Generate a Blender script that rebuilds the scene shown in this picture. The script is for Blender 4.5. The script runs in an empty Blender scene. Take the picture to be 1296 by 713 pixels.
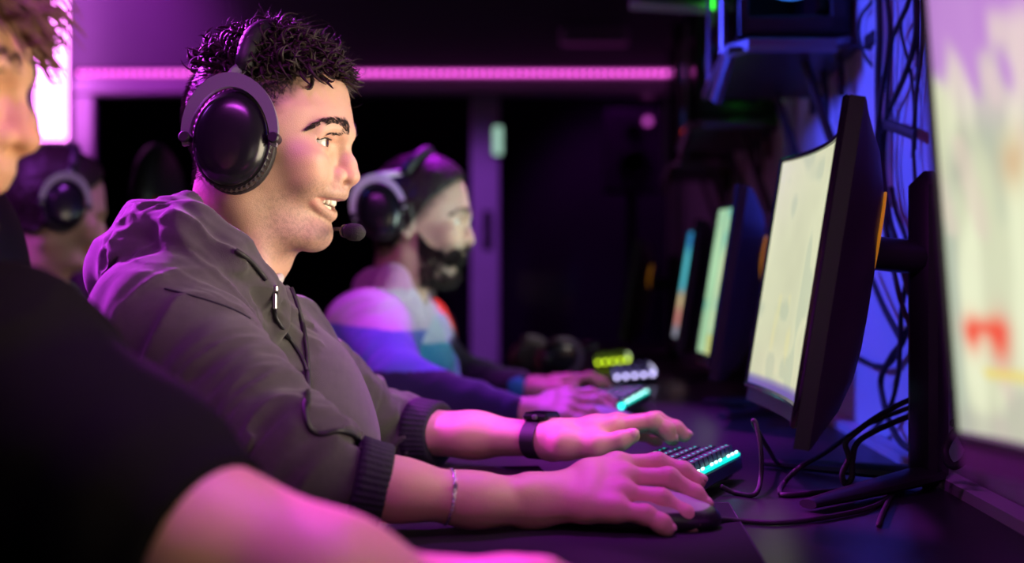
import bpy, math, random
import numpy as np
from mathutils import Vector, Matrix

random.seed(7)
rng = np.random.default_rng(11)
scene = bpy.context.scene
COL = scene.collection

# ------------------------------------------------------------------ camera
F_PX, HORIZON, CAM_Z = 1565.0, 374.0, 0.99
cam_data = bpy.data.cameras.new('camera')
cam = bpy.data.objects.new('camera', cam_data)
COL.objects.link(cam)
cam.location = (0, 0, CAM_Z)
cam.rotation_euler = (math.pi / 2, 0, 0)
cam_data.sensor_width = 36.0
cam_data.lens = F_PX / 1296 * 36.0
cam_data.shift_y = (HORIZON - 356.5) / 1296
cam_data.clip_start = 0.02
cam_data.dof.use_dof = True
cam_data.dof.focus_distance = 1.27
cam_data.dof.aperture_fstop = 2.6
scene.camera = cam

# ------------------------------------------------------------------ exposure, world
scene.view_settings.view_transform = 'Standard'
scene.view_settings.look = 'None'
scene.view_settings.gamma = 1.0
scene.view_settings.use_curve_mapping = False
scene.view_settings.exposure = 0.0
w = bpy.data.worlds.new('world'); scene.world = w
w.use_nodes = True
w.node_tree.nodes['Background'].inputs[0].default_value = (0.10, 0.02, 0.30, 1)
w.node_tree.nodes['Background'].inputs[1].default_value = 0.012


def aim(o, target):
    d = Vector(target) - o.location
    o.rotation_euler = d.to_track_quat('-Z', 'Y').to_euler()


def spot(name, loc, target, color, watts, deg=60, radius=0.08, blend=0.6):
    l = bpy.data.lights.new(name, 'SPOT'); o = bpy.data.objects.new(name, l)
    COL.objects.link(o); o.location = loc; aim(o, target)
    l.color = color; l.energy = watts; l.spot_size = math.radians(deg)
    l.shadow_soft_size = radius; l.spot_blend = blend
    return o


def area(name, loc, target, color, watts, sx, sy, spread=180):
    l = bpy.data.lights.new(name, 'AREA'); o = bpy.data.objects.new(name, l)
    COL.objects.link(o); o.location = loc; aim(o, target)
    l.shape = 'RECTANGLE'; l.size = sx; l.size_y = sy; l.color = color; l.energy = watts
    l.spread = math.radians(spread)
    return o


MAG = (0.62, 0.02, 1.0)
PUR = (0.55, 0.08, 1.0)
BLU = (0.10, 0.12, 1.0)
WARM = (1.0, 0.84, 0.60)
# magenta ceiling spots over the desk row, violet spots behind the seats, blue wash on the monitor wall,
# added fill lamps, added lamps boosting the glow of the screens
spot('ceiling_spot_front', (0.08, 1.80, 2.35), (0.06, 1.38, 0.8), MAG, 150, 28, 0.06, 0.8)
spot('ceiling_spot_second', (0.0, 2.75, 2.45), (0.06, 2.12, 0.8), MAG, 200, 32, 0.06)
spot('ceiling_spot_near', (-0.1, 0.95, 2.3), (-0.08, 0.67, 0.8), MAG, 80, 22, 0.06)
spot('ceiling_spot_left', (-1.15, 1.45, 2.25), (-0.42, 0.88, 1.25), MAG, 300, 18, 0.10)
spot('fill_spot_head', (0.02, 0.22, 2.0), (-0.45, 0.88, 1.25), MAG, 130, 15, 0.10)  # unseen spot added to turn the front player's head magenta
spot('ceiling_spot_rear', (-1.45, 2.25, 2.0), (-0.42, 1.36, 1.08), (0.75, 0.05, 1.0), 800, 27, 0.10)
spot('ceiling_spot_side', (-1.6, 1.5, 2.2), (-0.40, 1.3, 1.05), PUR, 30, 32, 0.15)
spot('fill_spot_row', (-1.9, 2.0, 2.2), (-0.95, 2.62, 1.12), PUR, 120, 26, 0.12)  # added violet spot, colours the rear player from the left
spot('fill_spot_row_front', (-0.30, 1.62, 2.45), (-0.95, 2.60, 1.14), PUR, 70, 15, 0.10)  # second added violet spot, for the rear player's face
area('fill_area_front', (-0.5, 0.1, 2.5), (-0.3, 1.35, 1.1), (0.8, 0.08, 1.0), 2.4, 1.0, 0.1, 50)  # added magenta fill for the face of the hoodie player
spot('wall_wash_blue', (-0.60, 2.10, 1.60), (0.53, 1.95, 1.05), (0.06, 0.075, 1.0), 105, 62, 0.10, 0.8)
spot('rear_room_fill', (0.3, 6.4, 2.7), (0.65, 7.0, 1.6), (0.6, 0.05, 0.8), 40, 70, 0.1)  # added dim lamp, lifts the dark behind the right pane
spot('tube_glow_fill', (-1.9, 5.2, 2.95), (-2.1, 6.25, 2.25), (0.75, 0.05, 1.0), 75, 75, 0.1, 1.0)  # unseen spot added to widen the light bar's glow on the wall
area('red_chair_fill', (0.38, 3.15, 1.12), (-0.19, 3.06, 0.95), (1.0, 0.8, 0.7), 1.0, 0.3, 0.2, 42)  # added lamp that brightens the red chair, not cast by the screen
spot('partition_fill', (-0.9, 3.6, 2.7), (-0.13, 6.25, 1.1), (0.5, 0.10, 1.0), 160, 26, 0.1)  # added spot that turns the middle post violet
area('screen_boost_near', (0.25, 0.42, 1.08), (-0.25, 1.2, 1.0), WARM, 0.35, 0.45, 0.28)  # added key lamp off the nearest screen, strengthens its glow
area('screen_boost_nearest', (0.20, 0.60, 1.06), (-0.42, 0.87, 1.04), (1.0, 0.70, 0.32), 0.5, 0.3, 0.28, 50)  # added orange lamp for the front player's face, on top of the screen
area('screen_boost_main', (0.24, 1.22, 1.08), (-0.25, 1.36, 1.08), WARM, 2.0, 0.42, 0.28, 110)  # added key on the hoodie player's face, the screen alone is too dim
area('screen_boost_second', (0.30, 2.25, 1.06), (-0.15, 2.38, 1.10), (0.75, 1.0, 0.85), 0.6, 0.4, 0.28, 60)  # added lamp boosting the green screen on the bearded man's face


# ------------------------------------------------------------------ helpers
def P(px, py, d):
    """a point of the place seen at pixel (px, py) of the 1296x713 frame, d metres in front of the camera"""
    return np.array([(px - 648.0) * d / F_PX, d, CAM_Z - (py - HORIZON) * d / F_PX])


ROW = 0.0747                       # the row of seats runs slightly to the right with distance
DESK = 0.775
WALL_S = 0.405


def tag(o, label=None, cat=None, group=None, kind=None):
    if label: o['label'] = label
    if cat: o['category'] = cat
    if group: o['group'] = group
    if kind: o['kind'] = kind
    return o


def empty(name, loc, label, cat, group=None, rz=0.0):
    o = bpy.data.objects.new(name, None); COL.objects.link(o)
    o.location = loc; o.rotation_euler = (0, 0, rz); o.empty_display_size = 0.05
    return tag(o, label, cat, group)


def wm(o):
    return (wm(o.parent) @ o.matrix_parent_inverse @ o.matrix_basis) if o.parent else o.matrix_basis


def link(name, me, mat, parent=None, smooth=True):
    o = bpy.data.objects.new(name, me); COL.objects.link(o)
    if mat is not None:
        me.materials.clear(); me.materials.append(mat)
    if smooth and len(me.polygons):
        me.polygons.foreach_set('use_smooth', np.ones(len(me.polygons), dtype=bool))
    if parent is not None:
        o.parent = parent
        o.matrix_parent_inverse = wm(parent).inverted()
    return o


def mesh_np(name, verts, faces, colors=None):
    """verts (N,3), faces (M,4) or list of lists"""
    me = bpy.data.meshes.new(name)
    verts = np.asarray(verts, dtype=np.float32)
    if isinstance(faces, np.ndarray) and len(faces):
        k = faces.shape[1]
        me.vertices.add(len(verts)); me.vertices.foreach_set('co', verts.ravel())
        me.loops.add(faces.size); me.loops.foreach_set('vertex_index', faces.astype(np.int32).ravel())
        me.polygons.add(len(faces))
        me.polygons.foreach_set('loop_start', (np.arange(len(faces)) * k).astype(np.int32))
        me.update(calc_edges=True); me.validate()
    else:
        me.from_pydata([tuple(map(float, v)) for v in verts], [], [list(map(int, f)) for f in faces])
        me.update()
    if colors is not None:
        a = me.color_attributes.new('col', 'FLOAT_COLOR', 'POINT')
        c = np.ones((len(verts), 4), dtype=np.float32); c[:, :3] = colors
        a.data.foreach_set('color', c.ravel())
    return me


class MB:
    """collects boxes, tubes, lathes; build() links them as one mesh object"""
    def __init__(s): s.v = []; s.f = []; s.sharp = False

    def add(s, v, f):
        n = len(s.v); s.v += [tuple(map(float, x)) for x in v]; s.f += [[i + n for i in q] for q in f]
        return s

    def box(s, c, size, R=None, bev=0.0):
        c = np.array(c, float); h = np.array(size, float) / 2
        R = np.eye(3) if R is None else np.array(R)
        if bev <= 0:
            pts = [(x, y, z) for x in (-1, 1) for y in (-1, 1) for z in (-1, 1)]
            v = [c + R @ (np.array(p) * h) for p in pts]
            return s.add(v, [[0, 1, 3, 2], [4, 6, 7, 5], [0, 4, 5, 1], [2, 3, 7, 6], [0, 2, 6, 4], [1, 5, 7, 3]])
        b = min(bev, h.min() * 0.95)
        pts, idx = [], {}
        for sx in (-1, 1):
            for sy in (-1, 1):
                for sz in (-1, 1):
                    sg = np.array((sx, sy, sz))
                    for ax in range(3):
                        q = h - b; q[ax] = h[ax]
                        idx[(sx, sy, sz, ax)] = len(pts); pts.append(c + R @ (sg * q))
        fs = []
        for ax in range(3):
            o1, o2 = [(1, 2), (2, 0), (0, 1)][ax]
            for sg in (-1, 1):
                q = []
                for a, bb in ((-1, -1), (1, -1), (1, 1), (-1, 1)):
                    k = [0, 0, 0]; k[ax] = sg; k[o1] = a; k[o2] = bb
                    q.append(idx[(*k, ax)])
                fs.append(q if sg > 0 else q[::-1])
        for ax in range(3):
            o1, o2 = [(1, 2), (2, 0), (0, 1)][ax]
            for a in (-1, 1):
                for bb in (-1, 1):
                    k1 = [0, 0, 0]; k1[ax] = -1; k1[o1] = a; k1[o2] = bb
                    k2 = list(k1); k2[ax] = 1
                    q = [idx[(*k1, o1)], idx[(*k2, o1)], idx[(*k2, o2)], idx[(*k1, o2)]]
                    fs.append(q if a * bb < 0 else q[::-1])
        for sx in (-1, 1):
            for sy in (-1, 1):
                for sz in (-1, 1):
                    q = [idx[(sx, sy, sz, i)] for i in range(3)]
                    fs.append(q if sx * sy * sz > 0 else q[::-1])
        return s.add(pts, fs)

    def tube(s, pts, r, n=10, closed=False, squash=None):
        pts = [np.array(p, float) for p in pts]; m = len(pts)
        rs = [r] * m if np.isscalar(r) else list(r)
        base = len(s.v); up = None
        for i, p in enumerate(pts):
            if closed: t = pts[(i + 1) % m] - pts[i - 1]
            else: t = pts[min(i + 1, m - 1)] - pts[max(i - 1, 0)]
            t = t / (np.linalg.norm(t) + 1e-12)
            if up is None:
                up = np.array((0, 0, 1.0)) if abs(t[2]) < 0.9 else np.array((1.0, 0, 0))
            a = up - t * up.dot(t); a /= np.linalg.norm(a) + 1e-12; up = a
            b = np.cross(t, a)
            sa, sb = squash or (1, 1)
            for k in range(n):
                th = 2 * math.pi * k / n
                s.v.append(tuple(p + rs[i] * (sa * math.cos(th) * a + sb * math.sin(th) * b)))
        for i in range(m if closed else m - 1):
            j = (i + 1) % m
            for k in range(n):
                l = (k + 1) % n
                s.f.append([base + i * n + k, base + i * n + l, base + j * n + l, base + j * n + k])
        if not closed:
            s.f.append([base + k for k in range(n)][::-1])
            s.f.append([base + (m - 1) * n + k for k in range(n)])
        return s

    def lathe(s, prof, c, axis=(0, 0, 1), n=32, sx=1.0, sy=1.0, xdir=None):
        """prof: list of (r, h) along axis"""
        ax = np.array(axis, float); ax /= np.linalg.norm(ax)
        u = np.array(xdir if xdir is not None else ((1, 0, 0) if abs(ax[0]) < 0.9 else (0, 1, 0)), float)
        u = u - ax * u.dot(ax); u /= np.linalg.norm(u); v = np.cross(ax, u)
        base = len(s.v); c = np.array(c, float)
        for r, h in prof:
            for k in range(n):
                th = 2 * math.pi * k / n
                s.v.append(tuple(c + ax * h + r * (sx * math.cos(th) * u + sy * math.sin(th) * v)))
        for i in range(len(prof) - 1):
            for k in range(n):
                l = (k + 1) % n
                s.f.append([base + i * n + k, base + i * n + l, base + (i + 1) * n + l, base + (i + 1) * n + k])
        s.f.append([base + k for k in range(n)][::-1])
        s.f.append([base + (len(prof) - 1) * n + k for k in range(n)])
        return s

    def build(s, name, mat, parent=None, smooth=False, auto=None):
        me = bpy.data.meshes.new(name); me.from_pydata(s.v, [], s.f); me.update()
        o = link(name, me, mat, parent, smooth)
        if auto:
            bm = None
            me.set_sharp_from_angle(angle=math.radians(auto))
        return o


def spline(pts, n=8):
    pts = [np.array(p, float) for p in pts]; out = []
    for i in range(len(pts) - 1):
        p0 = pts[max(i - 1, 0)]; p1 = pts[i]; p2 = pts[i + 1]; p3 = pts[min(i + 2, len(pts) - 1)]
        for k in range(n):
            t = k / n
            out.append(0.5 * ((2 * p1) + (p2 - p0) * t + (2 * p0 - 5 * p1 + 4 * p2 - p3) * t * t + (3 * p1 - p0 - 3 * p2 + p3) * t ** 3))
    out.append(pts[-1])
    return out


# ------------------------------------------------------------------ materials
MATS = {}


def mat(name, color, rough=0.5, metal=0.0, spec=0.5, noise=0.0, scale=40.0, bump=0.0, emit=None, emit_s=0.0, coat=0.0, sheen=0.0):
    if name in MATS: return MATS[name]
    m = bpy.data.materials.new(name); m.use_nodes = True; nt = m.node_tree
    b = nt.nodes['Principled BSDF']
    b.inputs['Base Color'].default_value = (*color, 1); b.inputs['Roughness'].default_value = rough
    b.inputs['Metallic'].default_value = metal; b.inputs['Specular IOR Level'].default_value = spec
    b.inputs['Coat Weight'].default_value = coat; b.inputs['Sheen Weight'].default_value = sheen
    if emit:
        b.inputs['Emission Color'].default_value = (*emit, 1); b.inputs['Emission Strength'].default_value = emit_s
    if noise or bump:
        tc = nt.nodes.new('ShaderNodeTexCoord'); n = nt.nodes.new('ShaderNodeTexNoise')
        n.inputs['Scale'].default_value = scale; n.inputs['Detail'].default_value = 5
        nt.links.new(tc.outputs['Object'], n.inputs['Vector'])
        if noise:
            mx = nt.nodes.new('ShaderNodeMix'); mx.data_type = 'RGBA'
            mx.inputs[6].default_value = (*[c * (1 - noise) for c in color], 1)
            mx.inputs[7].default_value = (*[min(1, c * (1 + noise)) for c in color], 1)
            nt.links.new(n.outputs['Fac'], mx.inputs[0]); nt.links.new(mx.outputs[2], b.inputs['Base Color'])
        if bump:
            bp = nt.nodes.new('ShaderNodeBump'); bp.inputs['Strength'].default_value = 1.0
            bp.inputs['Distance'].default_value = bump
            nt.links.new(n.outputs['Fac'], bp.inputs['Height']); nt.links.new(bp.outputs['Normal'], b.inputs['Normal'])
    MATS[name] = m
    return m


def mat_attr(name, rough=0.5, sss=0.0, bump=0.0, scale=600.0, emit=0.0, sheen=0.0, spec=0.5):
    if name in MATS: return MATS[name]
    m = bpy.data.materials.new(name); m.use_nodes = True; nt = m.node_tree
    b = nt.nodes['Principled BSDF']
    a = nt.nodes.new('ShaderNodeAttribute'); a.attribute_name = 'col'
    b.inputs['Roughness'].default_value = rough; b.inputs['Sheen Weight'].default_value = sheen
    b.inputs['Specular IOR Level'].default_value = spec
    if emit:
        b.inputs['Base Color'].default_value = (0.01, 0.01, 0.01, 1)
        nt.links.new(a.outputs['Color'], b.inputs['Emission Color']); b.inputs['Emission Strength'].default_value = emit
    else:
        nt.links.new(a.outputs['Color'], b.inputs['Base Color'])
    if sss:
        b.inputs['Subsurface Weight'].default_value = sss
        b.inputs['Subsurface Radius'].default_value = (1.0, 0.35, 0.2); b.inputs['Subsurface Scale'].default_value = 0.006
    if bump:
        tc = nt.nodes.new('ShaderNodeTexCoord'); n = nt.nodes.new('ShaderNodeTexNoise')
        n.inputs['Scale'].default_value = scale; n.inputs['Detail'].default_value = 4
        nt.links.new(tc.outputs['Object'], n.inputs['Vector'])
        bp = nt.nodes.new('ShaderNodeBump'); bp.inputs['Distance'].default_value = bump
        nt.links.new(n.outputs['Fac'], bp.inputs['Height']); nt.links.new(bp.outputs['Normal'], b.inputs['Normal'])
    MATS[name] = m
    return m


M_SKIN = mat_attr('skin', 0.48, 0.12, 0.0004, 900)
M_CLOTH = mat_attr('cloth', 0.85, 0, 0.0006, 1400, sheen=0.25, spec=0.2)
M_TEE = mat_attr('plain_jersey', 0.9, 0, 0.0005, 900, spec=0.04)
M_BLACK = mat('black_plastic', (0.012, 0.012, 0.014), 0.42, bump=0.0001, scale=900)
M_BLACKG = mat('black_gloss_plastic', (0.010, 0.010, 0.012), 0.22)
M_RUBBER = mat('black_rubber', (0.012, 0.011, 0.013), 0.6)
M_GREY = mat('grey_metal', (0.20, 0.19, 0.21), 0.38, metal=0.7)
M_DARKMETAL = mat('dark_metal', (0.05, 0.045, 0.05), 0.4, metal=0.5)
M_HAIR = mat('dark_hair', (0.020, 0.012, 0.010), 0.55, spec=0.35, noise=0.4, scale=200)
M_DESK = mat('desk_laminate', (0.018, 0.017, 0.021), 0.36, noise=0.3, scale=90, bump=0.0001)
M_MAT = mat('mouse_mat_cloth', (0.014, 0.013, 0.017), 0.8, spec=0.2, noise=0.2, scale=900, bump=0.0002)
M_WALL = mat('wall_paint', (0.55, 0.55, 0.60), 0.7, noise=0.06, scale=6, bump=0.0004)
M_DARKWALL = mat('dark_wall_paint', (0.055, 0.05, 0.065), 0.75, noise=0.2, scale=4, bump=0.0005)
M_FLOOR = mat('floor_vinyl', (0.03, 0.028, 0.033), 0.45, noise=0.3, scale=8)
M_FRAME = mat('painted_frame', (0.45, 0.42, 0.50), 0.45, noise=0.08, scale=10)
M_RED = mat('red_leatherette', (0.55, 0.015, 0.02), 0.45, bump=0.0002, scale=500)
M_SEAT = mat('black_leatherette', (0.014, 0.013, 0.015), 0.42, bump=0.0003, scale=400)
M_ORANGE = mat('orange_accent_glow', (0.85, 0.30, 0.02), 0.4, emit=(1.0, .36, .02), emit_s=.30)  # orange trim; its emission replaces light falling on it
M_WHITEP = mat('white_plastic', (0.6, 0.6, 0.6), 0.4)


def emitter(name, color, strength):
    return mat(name, (0.02, 0.02, 0.02), 0.4, emit=color, emit_s=strength)


# ------------------------------------------------------------------ implicit surfaces
def noise3(p, seed=0):
    """smooth value noise in [-1,1]; p (N,3)"""
    i = np.floor(p).astype(np.int64); f = p - i; f = f * f * (3 - 2 * f)
    def h(ix, iy, iz):
        n = (ix * 374761393 + iy * 668265263 + iz * 2147483647 + seed * 974711) & 0x7fffffff
        n = ((n ^ (n >> 13)) * 1274126177) & 0x7fffffff
        return ((n ^ (n >> 16)) & 0xffff) / 32767.5 - 1.0
    out = 0
    for dx in (0, 1):
        wx = f[:, 0] if dx else 1 - f[:, 0]
        for dy in (0, 1):
            wy = f[:, 1] if dy else 1 - f[:, 1]
            for dz in (0, 1):
                wz = f[:, 2] if dz else 1 - f[:, 2]
                out = out + wx * wy * wz * h(i[:, 0] + dx, i[:, 1] + dy, i[:, 2] + dz)
    return out


class Sdf:
    def __init__(s): s.ops = []; s.post = []

    def add(s, fn, lo, hi, k=0.01, mode='u'):
        s.ops.append((mode, k, fn, np.array(lo) - 0.0, np.array(hi) + 0.0)); return s

    def rc(s, a, b, ra, rb=None, k=0.01, mode='u', flat=None):
        a = np.array(a, float); b = np.array(b, float); rb = ra if rb is None else rb
        ab = b - a; L2 = max(ab.dot(ab), 1e-12)
        fx = None
        if flat is not None:
            n, sc = np.array(flat[0], float), flat[1]; n = n / np.linalg.norm(n); fx = (n, sc)
        def fn(p):
            q = p - a
            t = np.clip(q @ ab / L2, 0, 1)
            q = q - t[:, None] * ab
            if fx is not None:
                q = q + np.outer(q @ fx[0], fx[0]) * (fx[1] - 1)
                return (np.sqrt((q * q).sum(1)) - (ra + t * (rb - ra))) / (max(1.0, fx[1]) ** 0.5)
            return np.sqrt((q * q).sum(1)) - (ra + t * (rb - ra))
        r = max(ra, rb)
        return s.add(fn, np.minimum(a, b) - r, np.maximum(a, b) + r, k, mode)

    def chain(s, pts, rs, k=0.01, mode='u', flat=None):
        for i in range(len(pts) - 1):
            s.rc(pts[i], pts[i + 1], rs[i] if not np.isscalar(rs) else rs, rs[i + 1] if not np.isscalar(rs) else rs, k, mode, flat)
        return s

    def ell(s, c, r, R=None, k=0.01, mode='u'):
        c = np.array(c, float); r = np.array(r if not np.isscalar(r) else (r, r, r), float)
        R = np.eye(3) if R is None else np.array(R)
        def fn(p):
            q = (p - c) @ R
            k0 = np.sqrt(((q / r) ** 2).sum(1)); k1 = np.sqrt(((q / r ** 2) ** 2).sum(1)) + 1e-9
            return k0 * (k0 - 1) / k1
        m = r.max()
        return s.add(fn, c - m, c + m, k, mode)

    def eval(s, p, cull=0.04):
        d = np.full(len(p), 1.0)
        lo, hi = p.min(0), p.max(0)
        for mode, k, fn, bl, bh in s.ops:
            if cull is not None:
                gap = np.maximum(np.maximum(bl - hi, lo - bh), 0)
                if gap.max() > cull: continue
            if cull is not None and len(p) > 5000:
                m = ((p > bl - cull) & (p < bh + cull)).all(1)
                if not m.any(): continue
                e = np.full(len(p), 1.0); e[m] = fn(p[m])
            else:
                e = fn(p)
            if mode == 'u':
                h = np.maximum(k - np.abs(d - e), 0) / k
                d = np.minimum(d, e) - h * h * k * 0.25
            elif mode == 's':
                e = -e; h = np.maximum(k - np.abs(d - e), 0) / k
                d = np.maximum(d, e) + h * h * k * 0.25
            elif mode == 'i':
                h = np.maximum(k - np.abs(d - e), 0) / k
                d = np.maximum(d, e) + h * h * k * 0.25
        for fn in s.post:
            near = np.abs(d) < 0.03
            if near.any(): d[near] = fn(d[near], p[near])
        return d

    def bounds(s, pad=0.02):
        lo = np.min([o[3] for o in s.ops if o[0] == 'u'], 0) - pad; hi = np.max([o[4] for o in s.ops if o[0] == 'u'], 0) + pad
        return lo, hi

    def mesh(s, name, h, bounds=None, colors=None, slack=1.6):
        lo, hi = bounds or s.bounds()
        n = 8; B = n * h
        nb = np.maximum(np.ceil((hi - lo) / B).astype(int), 1)
        g = np.stack(np.meshgrid(*[np.arange(k) for k in nb], indexing='ij'), -1).reshape(-1, 3)
        keep = []
        for i in range(0, len(g), 40000):
            c = lo + (g[i:i + 40000] + 0.5) * B
            d = s.eval(c, cull=B * 2 + 0.03)
            keep.append(np.abs(d) < B * 0.87 * slack)
        g = g[np.concatenate(keep)]
        # spatial order
        key = (g[:, 0] // 6) * 1000000 + (g[:, 1] // 6) * 1000 + g[:, 2] // 6
        g = g[np.argsort(key, kind='stable')]
        G = nb * n + 2
        loc = np.stack(np.meshgrid(*[np.arange(n + 1)] * 3, indexing='ij'), -1).reshape(-1, 3)
        ids, vs, quads = [], [], []
        cid = lambda q: (q[..., 0] * G[1] + q[..., 1]) * G[2] + q[..., 2]
        off = np.array([(x, y, z) for x in (0, 1) for y in (0, 1) for z in (0, 1)])
        edges = [(a, b) for a in range(8) for b in range(a + 1, 8) if np.abs(off[a] - off[b]).sum() == 1]
        for i in range(0, len(g), 120):
            gb = g[i:i + 120]
            idx = gb[:, None, :] * n + loc[None]
            p = lo + idx.reshape(-1, 3) * h
            V = s.eval(p).reshape(len(gb), n + 1, n + 1, n + 1)
            S = V < 0
            c8 = [V[:, o[0]:o[0] + n, o[1]:o[1] + n, o[2]:o[2] + n] for o in off]
            ss = sum((c < 0).astype(np.int8) for c in c8)
            b, x, y, z = np.nonzero((ss > 0) & (ss < 8))
            if len(b) == 0: continue
            cv = np.stack([c[b, x, y, z] for c in c8], 1)
            acc = np.zeros((len(b), 3)); cnt = np.zeros(len(b))
            for a, e in edges:
                va, ve = cv[:, a], cv[:, e]; m = (va < 0) != (ve < 0)
                t = np.where(m, va / np.where(m, va - ve, 1), 0)
                pos = off[a] + t[:, None] * (off[e] - off[a])
                acc += pos * m[:, None]; cnt += m
            base = gb[b] * n + np.stack([x, y, z], 1)
            vs.append(lo + (base + acc / cnt[:, None]) * h); ids.append(cid(base + 1))
            for ax in range(3):
                o1, o2 = (ax + 1) % 3, (ax + 2) % 3
                A = S[:, :n, :n, :n]; sl = [slice(None), slice(0, n), slice(0, n), slice(0, n)]; sl[ax + 1] = slice(1, n + 1)
                Bs = S[tuple(sl)]
                b2, x2, y2, z2 = np.nonzero(A != Bs)
                if len(b2) == 0: continue
                bb = gb[b2] * n + np.stack([x2, y2, z2], 1) + 1
                e1 = np.zeros(3, int); e1[o1] = 1; e2 = np.zeros(3, int); e2[o2] = 1
                q = np.stack([cid(bb - e1 - e2), cid(bb - e2), cid(bb), cid(bb - e1)], 1)
                inside = A[b2, x2, y2, z2]
                q[~inside] = q[~inside][:, ::-1]
                quads.append(q)
        ids = np.concatenate(ids); vs = np.concatenate(vs); quads = np.concatenate(quads)
        o = np.argsort(ids); ids = ids[o]; vs = vs[o]
        j = np.searchsorted(ids, quads); j = np.minimum(j, len(ids) - 1)
        ok = (ids[j] == quads).all(1); quads = j[ok]
        col = colors(vs) if colors is not None else None
        return mesh_np(name, vs, quads, col)


def smooth01(x, a, b):
    t = np.clip((x - a) / (b - a), 0, 1); return t * t * (3 - 2 * t)


def seg_dist(p, pts):
    d = np.full(len(p), 9.0)
    for a, b in zip(pts[:-1], pts[1:]):
        a = np.array(a); b = np.array(b); ab = b - a
        t = np.clip((p - a) @ ab / max(ab @ ab, 1e-12), 0, 1)
        d = np.minimum(d, np.sqrt((((p - a) - t[:, None] * ab) ** 2).sum(1)))
    return d


def mixc(c, d, t):
    return c * (1 - t[:, None]) + np.array(d)[None] * t[:, None]


# ------------------------------------------------------------------ people
class Frame:
    """head frame: x to the face, y to the left ear, z up"""
    def __init__(s, O, yaw=0.0, pitch=0.0, scale=1.0, roll=0.0):
        s.O = np.array(O, float); s.s = scale
        R = Matrix.Rotation(yaw, 3, 'Z') @ Matrix.Rotation(pitch, 3, 'Y') @ Matrix.Rotation(roll, 3, 'X')
        s.R = np.array(R)
    def p(s, q): return s.O + s.R @ (np.array(q, float) * s.s)
    def inv(s, P_): return ((P_ - s.O) @ s.R) / s.s


def L(px, py, y=0.0):
    return ((px - 345) / 1134.0, y, (180 - py) / 1134.0)


MOUTH_S = np.linspace(-1, 1, 13)


def mouth(kind):
    out = []
    for s_ in MOUTH_S:
        a = abs(s_)
        px = 431 - 24 * a ** 1.6
        u, l = 255.0 - 2.5 * a ** 1.5, 268.0 - 13.0 * a ** 1.6
        if kind == 'upper': q = L(px - 1.0, u - 4.2 * (1 - 0.35 * a), 0.030 * s_)
        elif kind == 'lower': q = L(px - 10.5 * (1 - a * a), l + 4.6 * (1 - 0.4 * a), 0.0295 * s_)
        elif kind == 'mid': q = L(px - 2 * (1 - a), (u + l) / 2, 0.0305 * s_)
        out.append(q)
    return out


ROWS = np.array([  # image row, front, back, half width of the lower face
    (140, 441, 262, .076), (160, 443, 262, .0765), (174, 443, 262, .0755), (184, 438, 262, .0735), (194, 436, 262, .072),
    (210, 435, 262, .070), (222, 435, 262, .068), (235, 433, 262, .064), (248, 430, 262, .0595), (262, 422, 264, .0560), (275, 414, 266, .0535),
    (288, 411, 270, .0515), (300, 411, 276, .050), (312, 408, 282, .047), (322, 402, 290, .042)])


def face_loft(T):
    zz = (180 - ROWS[:, 0]) / 1134.0; o = np.argsort(zz)
    zs = np.linspace(zz.min(), zz.max(), 80)
    def sm(v):
        a = np.interp(zs, zz[o], v[o]); k = np.array([1, 2, 3, 2, 1]) / 9.0
        return np.convolve(np.pad(a, 2, mode='edge'), k, 'valid')
    Fx, Bx, Wy = sm((ROWS[:, 1] - 345) / 1134), sm((ROWS[:, 2] - 345) / 1134), sm(ROWS[:, 3])
    def fn(p):
        q = T.inv(p); z = q[:, 2]
        F = np.interp(z, zs, Fx); B = np.interp(z, zs, Bx); W = np.interp(z, zs, Wy)
        cx = -0.006; dx = q[:, 0] - cx
        a = np.where(dx > 0, F - cx, cx - B)
        n = np.interp(z, [-.11, -.09, -.06, -.02, 0.0, .03], [1.85, 1.75, 1.62, 1.72, 1.85, 2.1]); n = np.where(dx > 0, n, 2.0)
        A = np.abs(dx) / a + 1e-4; Y = np.abs(q[:, 1]) / W + 1e-4
        r1 = (A ** n + Y ** n) ** (1 / n)
        gr = r1 ** (1 - n) * np.sqrt((A ** (n - 1) / a) ** 2 + (Y ** (n - 1) / W) ** 2)
        d = (r1 - 1) / gr
        # floor of the jaw, rising a little to the chin
        cut = -(z - (-0.1125 - 0.012 * smooth01(-q[:, 0], -0.055, 0.02)))
        top = z - 0.03
        for e, k in ((cut, 0.022), (top, 0.01)):
            h = np.maximum(k - np.abs(d - e), 0) / k; d = np.maximum(d, e) + h * h * k * 0.25
        return d * T.s
    return fn


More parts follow.
